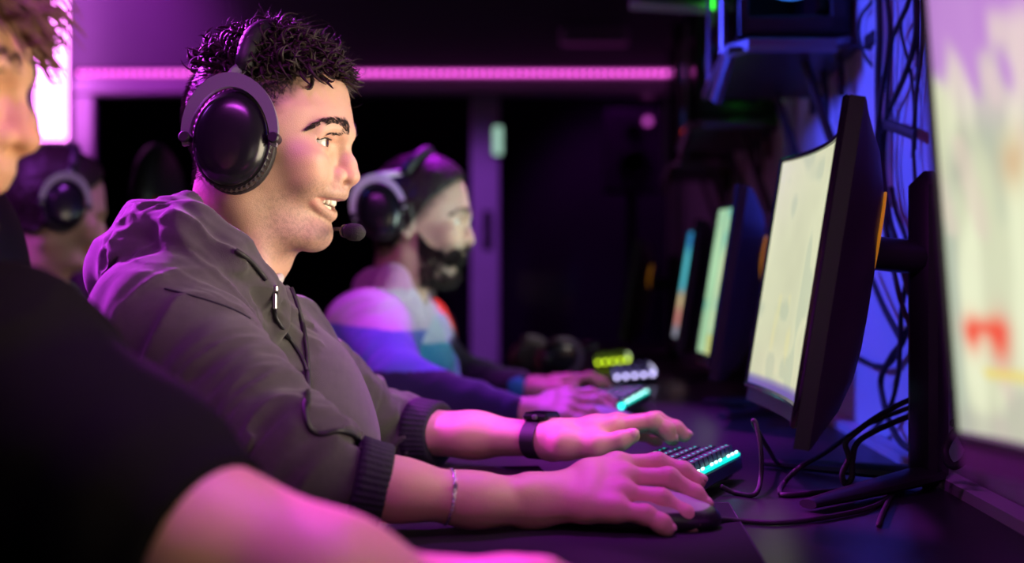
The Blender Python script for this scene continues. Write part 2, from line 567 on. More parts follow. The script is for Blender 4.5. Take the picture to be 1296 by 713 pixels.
def add_head(S, T, ears=(), smile=True, mouth_open=True):
    k = T.s
    p = lambda px, py, y=0.0: T.p(L(px, py, y))
    E = lambda c, r, kk, mode='u': S.ell(T.p(c), np.array(r) * k, T.R, kk * k, mode)
    C = lambda a, b, ra, rb, kk, mode='u': S.rc(T.p(a), T.p(b), ra * k, rb * k, kk * k, mode)
    E(L(343, 139), (.0890, .0770, .0835), .01)
    E(L(318, 150), (.068, .0735, .070), .02)
    lo = T.O - 0.16 * k; hi = T.O + 0.13 * k
    S.add(face_loft(T), lo, hi, 0.014 * k)
    for s_ in (-1, 1):
        E(L(400, 207, s_ * .047), (.024, .017, .014), .024)             # cheekbone
        E(L(405, 229, s_ * .038), (.016, .0125, .017), .024)             # cheek
        C(L(312, 258, s_ * .049), L(395, 299, s_ * .014), .011, .012, .024)   # jaw line
        C(L(437, 171, s_ * .008), L(422, 169, s_ * .040), .0085, .0075, .016)  # brow
    E(L(401, 294), (.0150, .020, .0150), .016)                           # chin
    # nose
    C(L(434, 183), L(443, 210), .0070, .0090, .010)
    C(L(443, 210), L(446, 222), .0090, .0100, .006)
    E(L(447, 226.5), (.0095, .0085, .0075), .005)
    C(L(446, 231), L(434, 237), .0040, .0050, .006)
    for s_ in (-1, 1):
        E(L(431.5, 225, s_ * .0135), (.0110, .0062, .0088), .005)
        E(L(439, 234.5, s_ * .0080), (.0080, .0036, .0036), .003, 's')
        S.chain([T.p(L(424, 214, s_ * .0185)), T.p(L(419.5, 224, s_ * .0195)), T.p(L(423, 233, s_ * .0175))], [.0012 * k, .0018 * k, .001 * k], .005 * k, 's')
    # eyes: sockets, lids
    for s_ in (-1, 1):
        E(L(436, 189, s_ * .027), (.010, .013, .0085), .014, 's')
        E(L(414.5, 186, s_ * .0315), (.0142, .0162, .0136), .005)
        S.chain([T.p(L(428, 187.4, s_ * .0195)), T.p(L(431, 186.0, s_ * .029)), T.p(L(426, 185.3, s_ * .0390)), T.p(L(418, 185.8, s_ * .0450)), T.p(L(409, 187.0, s_ * .0490))],
                [.0022 * k, .0052 * k, .0052 * k, .0042 * k, .0012 * k], .0012 * k, 's')
        S.chain([T.p(L(432, 179.5, s_ * .020)), T.p(L(430, 178.0, s_ * .031)), T.p(L(421, 178.6, s_ * .043)), T.p(L(410, 182.0, s_ * .050))], [.0016 * k, .0026 * k, .0028 * k, .0018 * k], .004 * k)
    # lips and mouth
    if mouth_open:
        up = [T.p(q) for q in mouth('upper')]; lw = [T.p(q) for q in mouth('lower')]; md = mouth('mid')
        a = np.abs(MOUTH_S)
        E(L(424, 246), (.016, .027, .011), .012)
        S.chain(up, list((.0048 - .0022 * a) * k), .006 * k)
        S.chain(lw, list((.0056 - .0028 * a) * k), .006 * k)
        for back in (0.006, -0.004, -0.010):
            pts = [T.p((q[0] + back, q[1] * (1 - max(0, -back) * 12), q[2])) for q in md]
            S.chain(pts, list((.0058 - .0046 * a ** 1.5) * k), .0022 * k, 's')
    else:
        E(L(420, 251), (.012, .022, .013), .014)
        up = [T.p(L(430 - 20 * abs(s_) ** 2, 249, .024 * s_)) for s_ in MOUTH_S]
        lw = [T.p(L(424 - 18 * abs(s_) ** 2, 259, .022 * s_)) for s_ in MOUTH_S]
        S.chain(up, .0042 * k, .006 * k); S.chain(lw, .0048 * k, .006 * k)
    for s_ in ears:
        E(L(318, 190, s_ * .077), (.016, .0075, .030), .006)
        E(L(320, 186, s_ * .085), (.010, .0065, .020), .004, 's')
        S.chain([T.p(L(330, 176, s_ * .079)), T.p(L(322, 158, s_ * .083)), T.p(L(306, 160, s_ * .086)), T.p(L(301, 182, s_ * .087)), T.p(L(310, 208, s_ * .084)), T.p(L(322, 218, s_ * .079))],
                [.0028 * k, .0035 * k, .0038 * k, .0036 * k, .0045 * k, .006 * k], .004 * k)


def face_colors(T, skin, lip=(0.50, 0.20, 0.17), hairc=(0.03, 0.02, 0.016), stubble=0.5, fade=True):
    up, lw = mouth('upper'), mouth('lower')
    skin = np.array(skin)
    def fn(v):
        c = np.tile(skin, (len(v), 1))
        n = noise3(v * 55, 3) * 0.5 + noise3(v * 140, 4) * 0.5
        c = c * (1 + 0.05 * n[:, None])
        q = T.inv(v)
        near = (np.abs(q) < 0.17).all(1)
        if near.any():
            qn = q[near]; cc = c[near]
            x, y, z = qn.T
            # flushed nose tip and cheeks, darker lids
            d = np.sqrt(((qn - np.array(L(445, 222))) ** 2).sum(1)); cc = mixc(cc, skin * np.array((1.0, .78, .74)), 0.5 * (1 - smooth01(d, .008, .022)))
            for s_ in (-1, 1):
                d = np.sqrt((((qn - np.array(L(408, 222, s_ * .05)))) ** 2).sum(1)); cc = mixc(cc, skin * np.array((1.0, .84, .80)), 0.4 * (1 - smooth01(d, .01, .03)))
                d = np.sqrt((((qn - np.array(L(426, 186, s_ * .032)))) ** 2 * np.array((1, 1, 2.0))).sum(1)); cc = mixc(cc, skin * np.array((.80, .62, .60)), 0.55 * (1 - smooth01(d, .008, .019)))
            # beard shadow
            if stubble:
                m = smooth01(-z, .032, .055) * smooth01(x, -.02, .02) * smooth01(-z + 0.35 * (x - .06), .035, .055)
                m = np.maximum(m, smooth01(-z, .045, .052) * smooth01(x, .052, .064) * (1 - smooth01(-z, .058, .062)))
                m = m * (1 - smooth01(-z, .125, .145))
                sp = 0.55 + 0.45 * (noise3(v[near] * 900, 8) > 0.1)
                cc = mixc(cc, np.array((.17, .11, .09)), np.clip(stubble * m * sp, 0, 1))
            dl = np.minimum(seg_dist(qn, up), seg_dist(qn, lw))
            cc = mixc(cc, lip, 0.85 * (1 - smooth01(dl, .0042, .0068)))
            if fade:
                # short sides: skin to dark hair, hairline in front of the ear and round the temple
                line = np.interp(z, [-.07, -.03, .0, .03, .055, .075], [-.052, -.012, .020, .042, .062, .080])
                m = 1 - smooth01(x - line + 0.004 * noise3(v[near] * 120, 5), -.022, .004)
                m = m * smooth01(z, -.085, -.045)
                up_ = smooth01(z, .070, .082)
                m = np.maximum(m, up_ * (1 - smooth01(x, .072, .084)))
                dens = 0.62 + 0.38 * smooth01(z, -.03, .05)
                sp = 0.75 + 0.25 * (noise3(v[near] * 1000, 9) > 0.0)
                cc = mixc(cc, hairc, np.clip(m * dens * sp, 0, 1))
            c[near] = cc
        return c
    return fn


def finger(S, pts, r0, r1, k=0.006, kb=0.010):
    """a finger from its knuckle to its tip"""
    n = len(pts); rs = [r0 + (r1 - r0) * i / (n - 1) for i in range(n)]
    for i in range(n - 1):
        S.rc(pts[i], pts[i + 1], rs[i], rs[i + 1], kb if i == 0 else 0.004)
        if 0 < i < n - 1: S.ell(pts[i], rs[i] * 1.06, None, 0.004)
    return S


def nail(S, tip, prev, upv, r):
    """a shallow bed on the back of the last finger bone"""
    pass


def tufts(name, parent, roots, dirs, length, r0, seg=6, sides=4, curl=0.006, mat_=None, seed=1, gravity=0.0, lift=0.0):
    """tapering curved locks of hair as one mesh"""
    rg = np.random.default_rng(seed)
    N = len(roots); t = np.linspace(0, 1, seg)
    dirs = dirs / np.linalg.norm(dirs, axis=1, keepdims=True)
    ref = np.where(np.abs(dirs[:, 2:3]) < .9, np.array([[0, 0, 1.0]]), np.array([[1.0, 0, 0]]))
    a = np.cross(dirs, ref); a /= np.linalg.norm(a, axis=1, keepdims=True); b = np.cross(dirs, a)
    ln = length * rg.uniform(.65, 1.25, N); ph = rg.uniform(0, 6.28, N); turn = rg.uniform(1.5, 4.0, N) * rg.choice([-1, 1], N)
    cr = curl * rg.uniform(.5, 1.4, N)
    pts = np.zeros((N, seg, 3))
    for i, tt in enumerate(t):
        an = ph + turn * tt
        off = (np.cos(an) - np.cos(ph))[:, None] * a + (np.sin(an) - np.sin(ph))[:, None] * b
        pts[:, i] = roots + dirs * (ln * tt)[:, None] + off * (cr)[:, None] + np.array((0, 0, -gravity)) * tt * tt
    verts = np.zeros((N, seg, sides, 3))
    tan = np.gradient(pts, axis=1); tan /= np.linalg.norm(tan, axis=2, keepdims=True) + 1e-9
    u = np.cross(tan, a[:, None, :]); u /= np.linalg.norm(u, axis=2, keepdims=True) + 1e-9; v = np.cross(tan, u)
    rad = r0 * rg.uniform(.6, 1.2, N)[:, None] * (1 - 0.9 * t[None] ** 1.5)
    for s_ in range(sides):
        th = 2 * math.pi * s_ / sides
        verts[:, :, s_] = pts + rad[:, :, None] * (math.cos(th) * u + math.sin(th) * v)
    base = np.arange(N)[:, None, None] * seg * sides + np.arange(seg - 1)[None, :, None] * sides + np.arange(sides)[None, None, :]
    nxt = np.arange(N)[:, None, None] * seg * sides + np.arange(seg - 1)[None, :, None] * sides + ((np.arange(sides) + 1) % sides)[None, None, :]
    q = np.stack([base, nxt, nxt + sides, base + sides], -1).reshape(-1, 4)
    return link(name, mesh_np(name, verts.reshape(-1, 3), q), mat_ or M_HAIR, parent)


def eyes(T, parent, iris=(0.09, 0.04, 0.02), look=(1.0, -0.05, -0.06)):
    lk = np.array(look, float); lk /= np.linalg.norm(lk)
    for s_ in (-1, 1):
        n, m_ = 28, 18; v, f, c = [], [], []
        ax = T.R @ lk
        u = np.cross(ax, (0, 0, 1.0)); u /= np.linalg.norm(u); w_ = np.cross(u, ax)
        ctr = T.p(L(414.5, 186, s_ * .0315)); R_ = 0.0126 * T.s
        for i in range(m_ + 1):
            th = (i / m_) ** 1.6 * math.pi
            for j in range(n):
                ph = 2 * math.pi * j / n
                v.append(ctr + R_ * (math.cos(th) * ax + math.sin(th) * (math.cos(ph) * u + math.sin(ph) * w_)))
                c.append((.005, .004, .004) if th < .20 else (iris if th < .47 else ((.03, .015, .01) if th < .52 else (.62, .58, .55))))
        for i in range(m_):
            for j in range(n):
                l = (j + 1) % n; f.append([i * n + j, (i + 1) * n + j, (i + 1) * n + l, i * n + l])
        link('eye', mesh_np('eye', np.array(v), np.array(f), np.array(c)), mat_attr('eyeball', 0.08), parent)


def teeth(T, parent):
    mb = MB()
    for i in range(-5, 6):
        s_ = i / 5.0 * 0.88; a = abs(s_)
        wdt = .0080 if abs(i) < 2 else .0066
        px = 424.5 - 24 * a ** 1.6
        c = T.p(L(px, 256.2 - 4.0 * a, .028 * s_))
        ang = math.atan2(0.027, -24 * 1.6 * (a ** .6) / 1134.0 + 1e-6) if i >= 0 else math.atan2(0.027, 24 * 1.6 * (a ** .6) / 1134.0 - 1e-6)
        Rz = T.R @ np.array(Matrix.Rotation(ang - math.pi / 2, 3, 'Z'))
        mb.box(c, (.0055, wdt * .80, (.0108 - .0030 * a)), Rz, .0018)
    o = mb.build('upper_teeth', mat('tooth_enamel', (.80, .74, .62), 0.25), parent, smooth=True)
    mb = MB()
    for i in range(-4, 5):
        s_ = i / 5.0 * 0.75; a = abs(s_)
        c = T.p(L(418 - 24 * a ** 1.75, 267 - 10 * a, .024 * s_))
        mb.box(c, (.005, .0048, .0075), T.R, .0015)
    mb.build('lower_teeth', MATS['tooth_enamel'], parent, smooth=True)


def fold_noise(p, a, b, f_along, f_round, seed):
    """ridged cloth folds that run round a limb from a to b"""
    a = np.array(a); ab = np.array(b) - a; ln = np.linalg.norm(ab); ax = ab / ln
    t = (p - a) @ ax; q = p - a - np.outer(t, ax)
    w_ = np.concatenate([(t * f_along)[:, None], q[:, [1, 2]] * f_round], 1)
    w_ = w_ + 0.55 * np.stack([noise3(p * 14, seed + 1), noise3(p * 14, seed + 2), noise3(p * 14, seed + 3)], 1)
    n = noise3(w_, seed) + 0.45 * noise3(w_ * 2.1, seed + 7)
    return n


# ================================================================== the room
def RP(s_, t, z):
    """s_ across the row to the right, t along the row, z up"""
    return np.array((s_ + ROW * t, t, z))


BACK_Y = 6.25


def slab(name, x0, x1, y0, y1, z0, z1, m, skew=False, kind='structure'):
    mb = MB()
    v = []
    for x in (x0, x1):
        for y in (y0, y1):
            for z in (z0, z1):
                v.append((x + (ROW * y if skew else 0), y, z))
    mb.add(v, [[0, 1, 3, 2], [4, 6, 7, 5], [0, 4, 5, 1], [2, 3, 7, 6], [0, 2, 6, 4], [1, 5, 7, 3]])
    o = mb.build(name, m)
    return tag(o, kind=kind)


slab('floor', -3.4, 1.4, -1.2, 7.6, -.05, 0, M_FLOOR)
slab('ceiling', -3.4, 1.4, -1.2, 7.6, 3.0, 3.05, M_DARKWALL)
slab('wall_right', WALL_S, WALL_S + .08, -1.2, 7.6, 0, 3.0, M_WALL, skew=True)
slab('wall_left', -3.4, -3.3, -1.2, 7.6, 0, 3.0, M_DARKWALL)
slab('wall_back', -3.3, 1.2, 7.5, 7.6, 0, 3.0, M_DARKWALL)
# upper wall over the partition, partition frame with glass
zr = 2.10
slab('wall_upper', -3.3, .98, BACK_Y, BACK_Y + .10, zr + .04, 3.0, mat('violet_grey_paint', (.13, .12, .16), .7, noise=.1, scale=4))
M_GLASS = bpy.data.materials.new('tinted_glass'); M_GLASS.use_nodes = True
nt = M_GLASS.node_tree; b_ = nt.nodes['Principled BSDF']
tr = nt.nodes.new('ShaderNodeBsdfTransparent'); tr.inputs[0].default_value = (.55, .5, .6, 1)
gl = nt.nodes.new('ShaderNodeBsdfGlossy'); gl.inputs['Roughness'].default_value = .06; gl.inputs[0].default_value = (.6, .6, .6, 1)
fr = nt.nodes.new('ShaderNodeFresnel'); fr.inputs[0].default_value = 1.12
mx = nt.nodes.new('ShaderNodeMixShader'); nt.links.new(fr.outputs[0], mx.inputs[0]); nt.links.new(tr.outputs[0], mx.inputs[1]); nt.links.new(gl.outputs[0], mx.inputs[2])
nt.links.new(mx.outputs[0], nt.nodes['Material Output'].inputs[0])
kx = BACK_Y / F_PX
X = lambda px: (px - 648) * kx
# left wall pier beside the partition
slab('wall_pier', -3.3, X(94), BACK_Y, BACK_Y + .1, 0, zr + .04, M_DARKWALL)
mb = MB(); mb.box(((X(94) + X(862)) / 2, BACK_Y + .03, zr - .05), (X(862) - X(94), .10, .085), None, .006)
tag(mb.build('trim_1', M_FRAME), kind='structure')
for i, (a, b) in enumerate(((94, 118), (596, 632), (846, 870))):
    mb = MB(); mb.box(((X(a) + X(b)) / 2, BACK_Y + .03, zr / 2 - .05), (X(b) - X(a), .08, zr - .1), None, .006)
    tag(mb.build('trim_%d' % (i + 2), M_FRAME), kind='structure')
for i, (a, b) in enumerate(((118, 596), (632, 846))):
    mb = MB(); mb.box(((X(a) + X(b)) / 2, BACK_Y + .03, zr / 2 - .05), (X(b) - X(a) + .01, .012, zr - .11))
    tag(mb.build('window_%d' % (i + 1), M_GLASS), kind='structure')
mb = MB(); mb.box(((X(870) + .98) / 2, BACK_Y + .05, zr / 2), (.98 - X(870), .1, zr + .08)); tag(mb.build('wall_stub', M_DARKWALL), kind='structure')
# LED strip along the top of the partition
ls = empty('led_strip', (0, BACK_Y - .03, zr), 'long magenta LED strip along the top of the glass partition', 'LED strip')
mb = MB(); mb.box(((X(100) + X(852)) / 2, BACK_Y - .004, zr + .008), (X(852) - X(100), .05, .035), None, .004)
mb.build('strip_channel', mat('strip_diffuser', (.4, .2, .4), .4, emit=(1.0, .10, .80), emit_s=.32), ls)
mb = MB(); n = 84
for i in range(n):
    x = X(104) + (X(850) - X(104)) * i / (n - 1)
    mb.lathe([(.009, 0), (.0085, .006), (.005, .009)], (x, BACK_Y - .029, zr + .008), (0, -1, 0), 8)
tag(mb.build('diode', emitter('magenta_diode', (1.0, .12, .80), 4.0), ls), kind='stuff')
# bar light, dim fixture, reflection plate and lock on the frame
tb = empty('bar_light', (X(65), 4.6, 1.5), 'tall glowing white magenta light bar at the upper left', 'light')
by = 6.10; bx = (65 - 648) * by / F_PX
bz = CAM_Z - (178 - HORIZON) * by / F_PX
mb = MB(); mb.box((bx, by, (bz + 2.9) / 2), (.145, .06, 2.9 - bz), None, .012); mb.build('light_tube', emitter('bar_light_glow', (1.0, .22, 1.0), 7.0), tb)
mb = MB(); mb.box((bx, by + .05, (bz + 2.9) / 2), (.05, .03, 2.86 - bz), None, .005); mb.box((bx, by, bz - .014), (.15, .066, .028), None, .004)
mb.box((bx, by + .02, 2.95), (.03, .03, .10)); mb.build('light_housing', M_DARKMETAL, tb)
vf = empty('wall_vent', P(752, 48, BACK_Y), 'dim lavender vent panel high on the dark back wall', 'vent')
c = P(752, 48, BACK_Y); c[1] = BACK_Y - .02
mb = MB(); mb.box(c, (.34, .045, .085), None, .01); mb.build('vent_case', M_FRAME, vf)
mb = MB(); [mb.box(c + np.array((0, -.024, -.026 + .013 * i)), (.31, .006, .004)) for i in range(5)]; mb.build('louvre', M_DARKMETAL, vf)
dh = empty('reflection_plate', P(630, 180, BACK_Y), 'small pale green plate glowing in place of an LED reflection on the partition post', 'plate')
c = P(630, 179, BACK_Y); c[1] = BACK_Y - .03  # the plate's glow imitates an LED reflected on the post
mb = MB(); mb.box(c, (.045, .02, .145), None, .008); mb.build('plate', emitter('pale_green_glow', (.55, .95, .75), .62), dh)
mb = MB(); mb.box(c + np.array((0, .006, 0)), (.058, .016, .165), None, .006); mb.build('plate_frame', M_DARKMETAL, dh)
lk = empty('door_lock', P(617, 290, BACK_Y), 'dark lock with two cylinders on the purple partition post', 'lock')
c = P(617, 292, BACK_Y); c[1] = BACK_Y - .018
mb = MB(); mb.box(c, (.05, .012, .20), None, .005); mb.build('lock_plate', M_DARKMETAL, lk)
for dz in (.05, -.04):
    mb = MB(); mb.lathe([(.017, 0), (.017, .012), (.008, .014)], c + np.array((0, -.006, dz)), (0, -1, 0), 16); mb.build('lock_cylinder', M_BLACK, lk)
# loudspeaker behind the glass
sp = empty('loudspeaker', (X(805), BACK_Y + .4, 1.1), 'dark two-way loudspeaker behind the right glass pane', 'speaker')
k7 = (BACK_Y + .4) / F_PX; c = P(802, 190, BACK_Y + .4)
mb = MB(); mb.box(c + np.array((0, .12, 0)), (.30, .24, .44), None, .012); mb.build('cabinet', mat('speaker_veneer', (.10, .05, .11), .5, noise=.2, scale=20), sp)
for dz, r in ((.10, .045), (-.075, .085)):
    mb = MB(); mb.lathe([(r, 0), (r * 1.02, .008), (r * .86, .010), (r * .55, -.012), (r * .30, -.016), (r * .22, -.008), (.004, -.005)], c + np.array((0, 0, dz)), (0, -1, 0), 28)
    mb.build('speaker_cone', M_RUBBER, sp, smooth=True)
mb = MB(); mb.lathe([(.022, 0), (.022, .01), (.012, .016)], c + np.array((.075, 0, .155)), (0, -1, 0), 16); mb.build('indicator_or_glint', emitter('magenta_glint', (1, .15, .8), 2.0), sp)  # glowing disc in place of a magenta highlight on the cabinet
mb = MB(); mb.box(c + np.array((0, .12, -.62)), (.05, .05, .80)); mb.box(c + np.array((0, .12, -1.04 - c[2] + 1.10)), (.30, .30, .03)) if False else mb.box((c[0], c[1] + .12, .02), (.30, .30, .04)); mb.box((c[0], c[1] + .12, (c[2] - .22) / 2 + .02), (.045, .045, c[2] - .22 - .03))
mb.build('speaker_stand', M_DARKMETAL, sp)

# ------------------------------------------------------------------ desk
dk = empty('desk', RP(.1, 2.4, 0), 'long dark desk running along the monitor wall', 'desk')
D0, D1, S0 = .02, 5.6, -.25
mb = MB(); v = []
for x in (S0, WALL_S - .002):
    for y in (D0, D1):
        for z in (DESK - .035, DESK): v.append(RP(x, y, z))
mb.add(v, [[0, 1, 3, 2], [4, 6, 7, 5], [0, 4, 5, 1], [2, 3, 7, 6], [0, 2, 6, 4], [1, 5, 7, 3]]); mb.build('desk_top', M_DESK, dk)
for t in (.10, 1.8, 3.6, 5.4):
    mb = MB(); mb.box(RP(.32, t, .37), (.05, .05, .74), None, .004); mb.box(RP(.08, t, .715), (.56, .05, .05), None, .004); mb.box(RP(.10, t, .02), (.52, .06, .04), None, .006)
    mb.build('desk_leg', M_DARKMETAL, dk)
mb = MB(); v = []
for x in (WALL_S - .030, WALL_S - .004):
    for y in (D0, D1):
        for z in (DESK, DESK + .012): v.append(RP(x, y, z))
mb.add(v, [[0, 1, 3, 2], [4, 6, 7, 5], [0, 4, 5, 1], [2, 3, 7, 6], [0, 2, 6, 4], [1, 5, 7, 3]]); tag(mb.build('trim_5', M_FRAME), kind='structure')


# ------------------------------------------------------------------ monitors
def screen_paint(kind, u, v):
    """picture on a screen, u 0..1 from its far edge, v 0..1 from its foot"""
    p = np.stack([u * 6, v * 4, np.full_like(u, 3.3)], 1)
    n1 = noise3(p * .8, 101); n2 = noise3(p * 2.2, 102); n3 = noise3(p * np.array((6, 1.2, 1)), 103)
    if kind == 'cream':
        c = np.tile(np.array((.66, .68, .44)), (len(u), 1)) * (1 + .10 * n1 + .08 * n2)[:, None]
        c = mixc(c, (.45, .52, .36), .6 * smooth01(n2, .25, .5)); c = mixc(c, (.72, .70, .36), .7 * smooth01(n3, .45, .7) * (v < .4))
        c = mixc(c, (.30, .30, .26), .55 * ((np.abs((v * 30 + u * 22) % 2 - 1) < .35) & (u > .5) & (u < .85) & (v > .16) & (v < .46)))
        c = mixc(c, (.16, .12, .40), smooth01(-v, -.055, -.025))
    elif kind == 'map':
        c = np.tile(np.array((.36, .62, .36)), (len(u), 1)) * (1 + .2 * n1)[:, None]
        c = mixc(c, (.05, .42, .36), .85 * smooth01(n2 + .5 * n3, .15, .45)); c = mixc(c, (.62, .70, .40), .8 * smooth01(n3 - .3 * n1, .1, .5))
        c = mixc(c, (.62, .55, .10), .7 * ((v < .13) & (n2 > .1)))
    elif kind == 'blue':
        c = np.tile(np.array((.03, .28, .55)), (len(u), 1)); c = mixc(c, (.02, .08, .40), smooth01(n2, 0, .5)); c = mixc(c, (.10, .60, .70), smooth01(n1, .1, .5))
        c = mixc(c, (.70, .55, .30), smooth01(-v + .1 * n2, -.50, -.36)); c = mixc(c, (.65, .25, .22), smooth01(-v + .1 * n1, -.34, -.22)); c = mixc(c, (.30, .30, .38), smooth01(-v, -.14, -.08))
    else:  # game on the nearest screen
        g = np.stack([u * 26, v * 8, np.full_like(u, 1.7)], 1)
        a1, a2, a3 = noise3(g * .55, 111), noise3(g * 1.1 + np.outer(v, (6, 0, 0)), 112), noise3(g * np.array((1.9, .45, 1)) + np.outer(v, (-3, 0, 0)), 113)
        c = np.tile(np.array((.64, .69, .45)), (len(u), 1)) * (1 + .08 * a2)[:, None]
        c = mixc(c, (.40, .48, .36), .85 * smooth01(a1, .05, .4)); c = mixc(c, (.78, .84, .56), .9 * smooth01(a3, .05, .4))
        c = mixc(c, (.28, .32, .22), .6 * smooth01(-a3, .40, .65)); c = mixc(c, (.26, .30, .24), .75 * np.exp(-(((u - .05 - .25 * (v - .55)) / .035) ** 2 + ((v - .56) / .07) ** 2)))
        c = mixc(c, (.70, .62, .48), .7 * smooth01(-a2, .35, .6))
        c = mixc(c, (.72, .54, .60), .65 * smooth01(v + .10 * a1, .60, .76)); c = mixc(c, (.42, .12, .62), .75 * smooth01(v + u * .30 + .10 * a2, .74, .82))
        c = mixc(c, (.62, .38, .18), .8 * np.exp(-(((u - .17) / .03) ** 2 + ((v - .53) / .05) ** 2)))
        red = (np.exp(-(((u - .048) / .018) ** 2 + ((v - .205) / .035) ** 2)) + np.exp(-(((u - .110) / .024) ** 2 + ((v - .195) / .045) ** 2)) + .8 * np.exp(-(((u - .08) / .04) ** 2 + ((v - .22) / .018) ** 2)))
        c = mixc(c, (.85, .09, .02), np.clip(red, 0, 1)); c = mixc(c, (.80, .66, .10), .9 * ((u > .07) & (v > .112) & (v < .138)))
        c = mixc(c, (.40, .42, .33), .6 * smooth01(-v + .04 * n2, -.09, -.05))
    return np.clip(c, 0, 1)


def monitor(label, C0, wdir, vdir, kind, W=.53, Hh=.305, Rr=1.15, stand=None, group='gaming monitors along the wall', strength=1.0, chin=.018):
    """C0 screen centre, wdir along its width to the far edge, vdir up its height"""
    wd = np.array(wdir, float); wd /= np.linalg.norm(wd); vd = np.array(vdir, float); vd = vd - wd * vd.dot(wd); vd /= np.linalg.norm(vd)
    nd = np.cross(vd, wd)                     # out of the screen
    if nd[0] > 0: nd = -nd
    foot = np.array((C0[0], C0[1], DESK))
    root = empty('monitor', foot, label, 'monitor', group)
    def pt(u, v, n): # u,v metres from the centre, n toward the viewer
        sag = Rr - math.sqrt(max(Rr * Rr - u * u, 0))
        return C0 + wd * u + vd * v + nd * (n + sag)
    nu, nv = 96, 56
    uu, vv = np.meshgrid(np.linspace(-1, 1, nu), np.linspace(-1, 1, nv), indexing='ij')
    V = np.array([pt(a * (W / 2 - .006), b * (Hh / 2 - .006), .0012) for a, b in zip(uu.ravel(), vv.ravel())])
    i, j = np.meshgrid(np.arange(nu - 1), np.arange(nv - 1), indexing='ij'); k = (i * nv + j).ravel()
    Fq = np.stack([k, k + nv, k + nv + 1, k + 1], 1)
    colr = screen_paint(kind, (uu.ravel() * -.5 + .5) if False else (1 - (uu.ravel() + 1) / 2), (vv.ravel() + 1) / 2)
    link('screen', mesh_np('screen', V, Fq, colr), mat_attr('screen_glow_' + kind, .3, emit=strength), root)
    # shell: thin at the rim, deep in the middle of its back
    mb = MB(); m = 24; hv = 10
    for side in (0, 1):
        for a in range(m + 1):
            u = -W / 2 + W * a / m
            for b in range(hv + 1):
                v = -Hh / 2 - chin + (Hh + chin) * b / hv
                e = (1 - (2 * u / W) ** 4) * (1 - (2 * b / hv - 1) ** 4)
                mb.v.append(tuple(pt(u, v, -.002 if side == 0 else -.016 - .034 * e)))
    N = (m + 1) * (hv + 1)
    for a in range(m):
        for b in range(hv):
            q = a * (hv + 1) + b
            mb.f.append([q, q + hv + 1, q + hv + 2, q + 1]); mb.f.append([N + q, N + q + 1, N + q + hv + 2, N + q + hv + 1])
    for a in range(m):
        q = a * (hv + 1); mb.f.append([q, N + q, N + q + hv + 1, q + hv + 1]); q += hv; mb.f.append([q, q + hv + 1, N + q + hv + 1, N + q])
    for b in range(hv):
        mb.f.append([b, b + 1, N + b + 1, N + b]); q = m * (hv + 1) + b; mb.f.append([q, N + q, N + q + 1, q + 1])
    sh = mb.build('shell', M_BLACK, root, smooth=True, auto=35)
    mb = MB()
    rim = [(-W / 2 + .003, -Hh / 2 + .003), (W / 2 - .003, -Hh / 2 + .003), (W / 2 - .003, Hh / 2 - .003), (-W / 2 + .003, Hh / 2 - .003)]
    loop = []
    for q in range(4):
        a, b = rim[q], rim[(q + 1) % 4]
        loop += [pt(a[0] + (b[0] - a[0]) * t / 12, a[1] + (b[1] - a[1]) * t / 12, .001) for t in range(12)]
    mb.tube(loop, .0038, 6, closed=True); mb.build('bezel', M_BLACKG, root)
    # orange accent on the back
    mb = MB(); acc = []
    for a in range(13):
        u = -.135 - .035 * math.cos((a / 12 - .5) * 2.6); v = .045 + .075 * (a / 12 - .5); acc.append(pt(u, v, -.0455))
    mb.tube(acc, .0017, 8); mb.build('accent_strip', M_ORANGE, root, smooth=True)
    if stand:
        c, top = stand
        mb = MB(); mb.box((c[0], c[1], (DESK + top) / 2), (.042, .040, top - DESK), np.array(Matrix.Rotation(-ROW, 3, 'Z')), .016); mb.build('stand_column', M_BLACK, root, auto=40)
        back = pt(0, .03, -.040)
        a = np.array((c[0], c[1], back[2] - .008)); mb = MB(); mb.tube([back, a], .019, 12); mb.build('stand_arm', M_BLACK, root, auto=40)
        mb = MB()
        for tgt in ((-.17, -.15), (-.15, .16)):
            e = np.array((c[0] + tgt[0], c[1] + tgt[1], DESK + .008)); s0 = np.array((c[0], c[1], DESK + .016))
            mb.tube([s0, s0 * .4 + e * .6, e], [.017, .013, .008], 10, squash=(.6, 1.3))
        mb.build('stand_foot', M_BLACK, root, auto=40)
    return root


WD = np.array((.0557, .513, 0)); VD = np.array((.0475, 0, .301))
C1 = np.array((.337, 1.3735, 1.0155))
for k, (kind, lab) in enumerate((('cream', 'curved black monitor with pale cream picture before man in charcoal hoodie'), ('map', 'curved monitor with green map picture before bearded man'),
                                 ('blue', 'third monitor from the front, thin blue picture behind green map monitor'), ('blue', 'furthest monitor with blue and peach picture at the end of the row'))):
    dt = .9 * k
    C = C1 + np.array((ROW * dt, dt, 0)) + (np.array((-.115, .10, -.005)) if k == 3 else 0)
    col_ = P(1175, 500, 1.375) + np.array((ROW * dt, dt, 0)) + (np.array((-.115, .10, 0)) if k == 3 else 0)
    monitor(lab, C, WD, VD, kind, stand=(col_, 1.128), strength=1.0 if k < 3 else .8)
CN = np.array((.272, .50, 1.055)); WN = np.array((.045, .513, .0))
monitor('nearest monitor at the right edge with bright game picture', CN, WN, np.array((-.022, 0, .301)), 'game', stand=(np.array((.402, .50, 0)), 1.12), strength=1.05)


# ================================================================== the player in the grey hoodie
from mathutils.bvhtree import BVHTree
SKIN = (0.60, 0.36, 0.26)


def bvh(o):
    me = o.data
    return BVHTree.FromPolygons([wm(o) @ v.co for v in me.vertices], [p.vertices[:] for p in me.polygons])


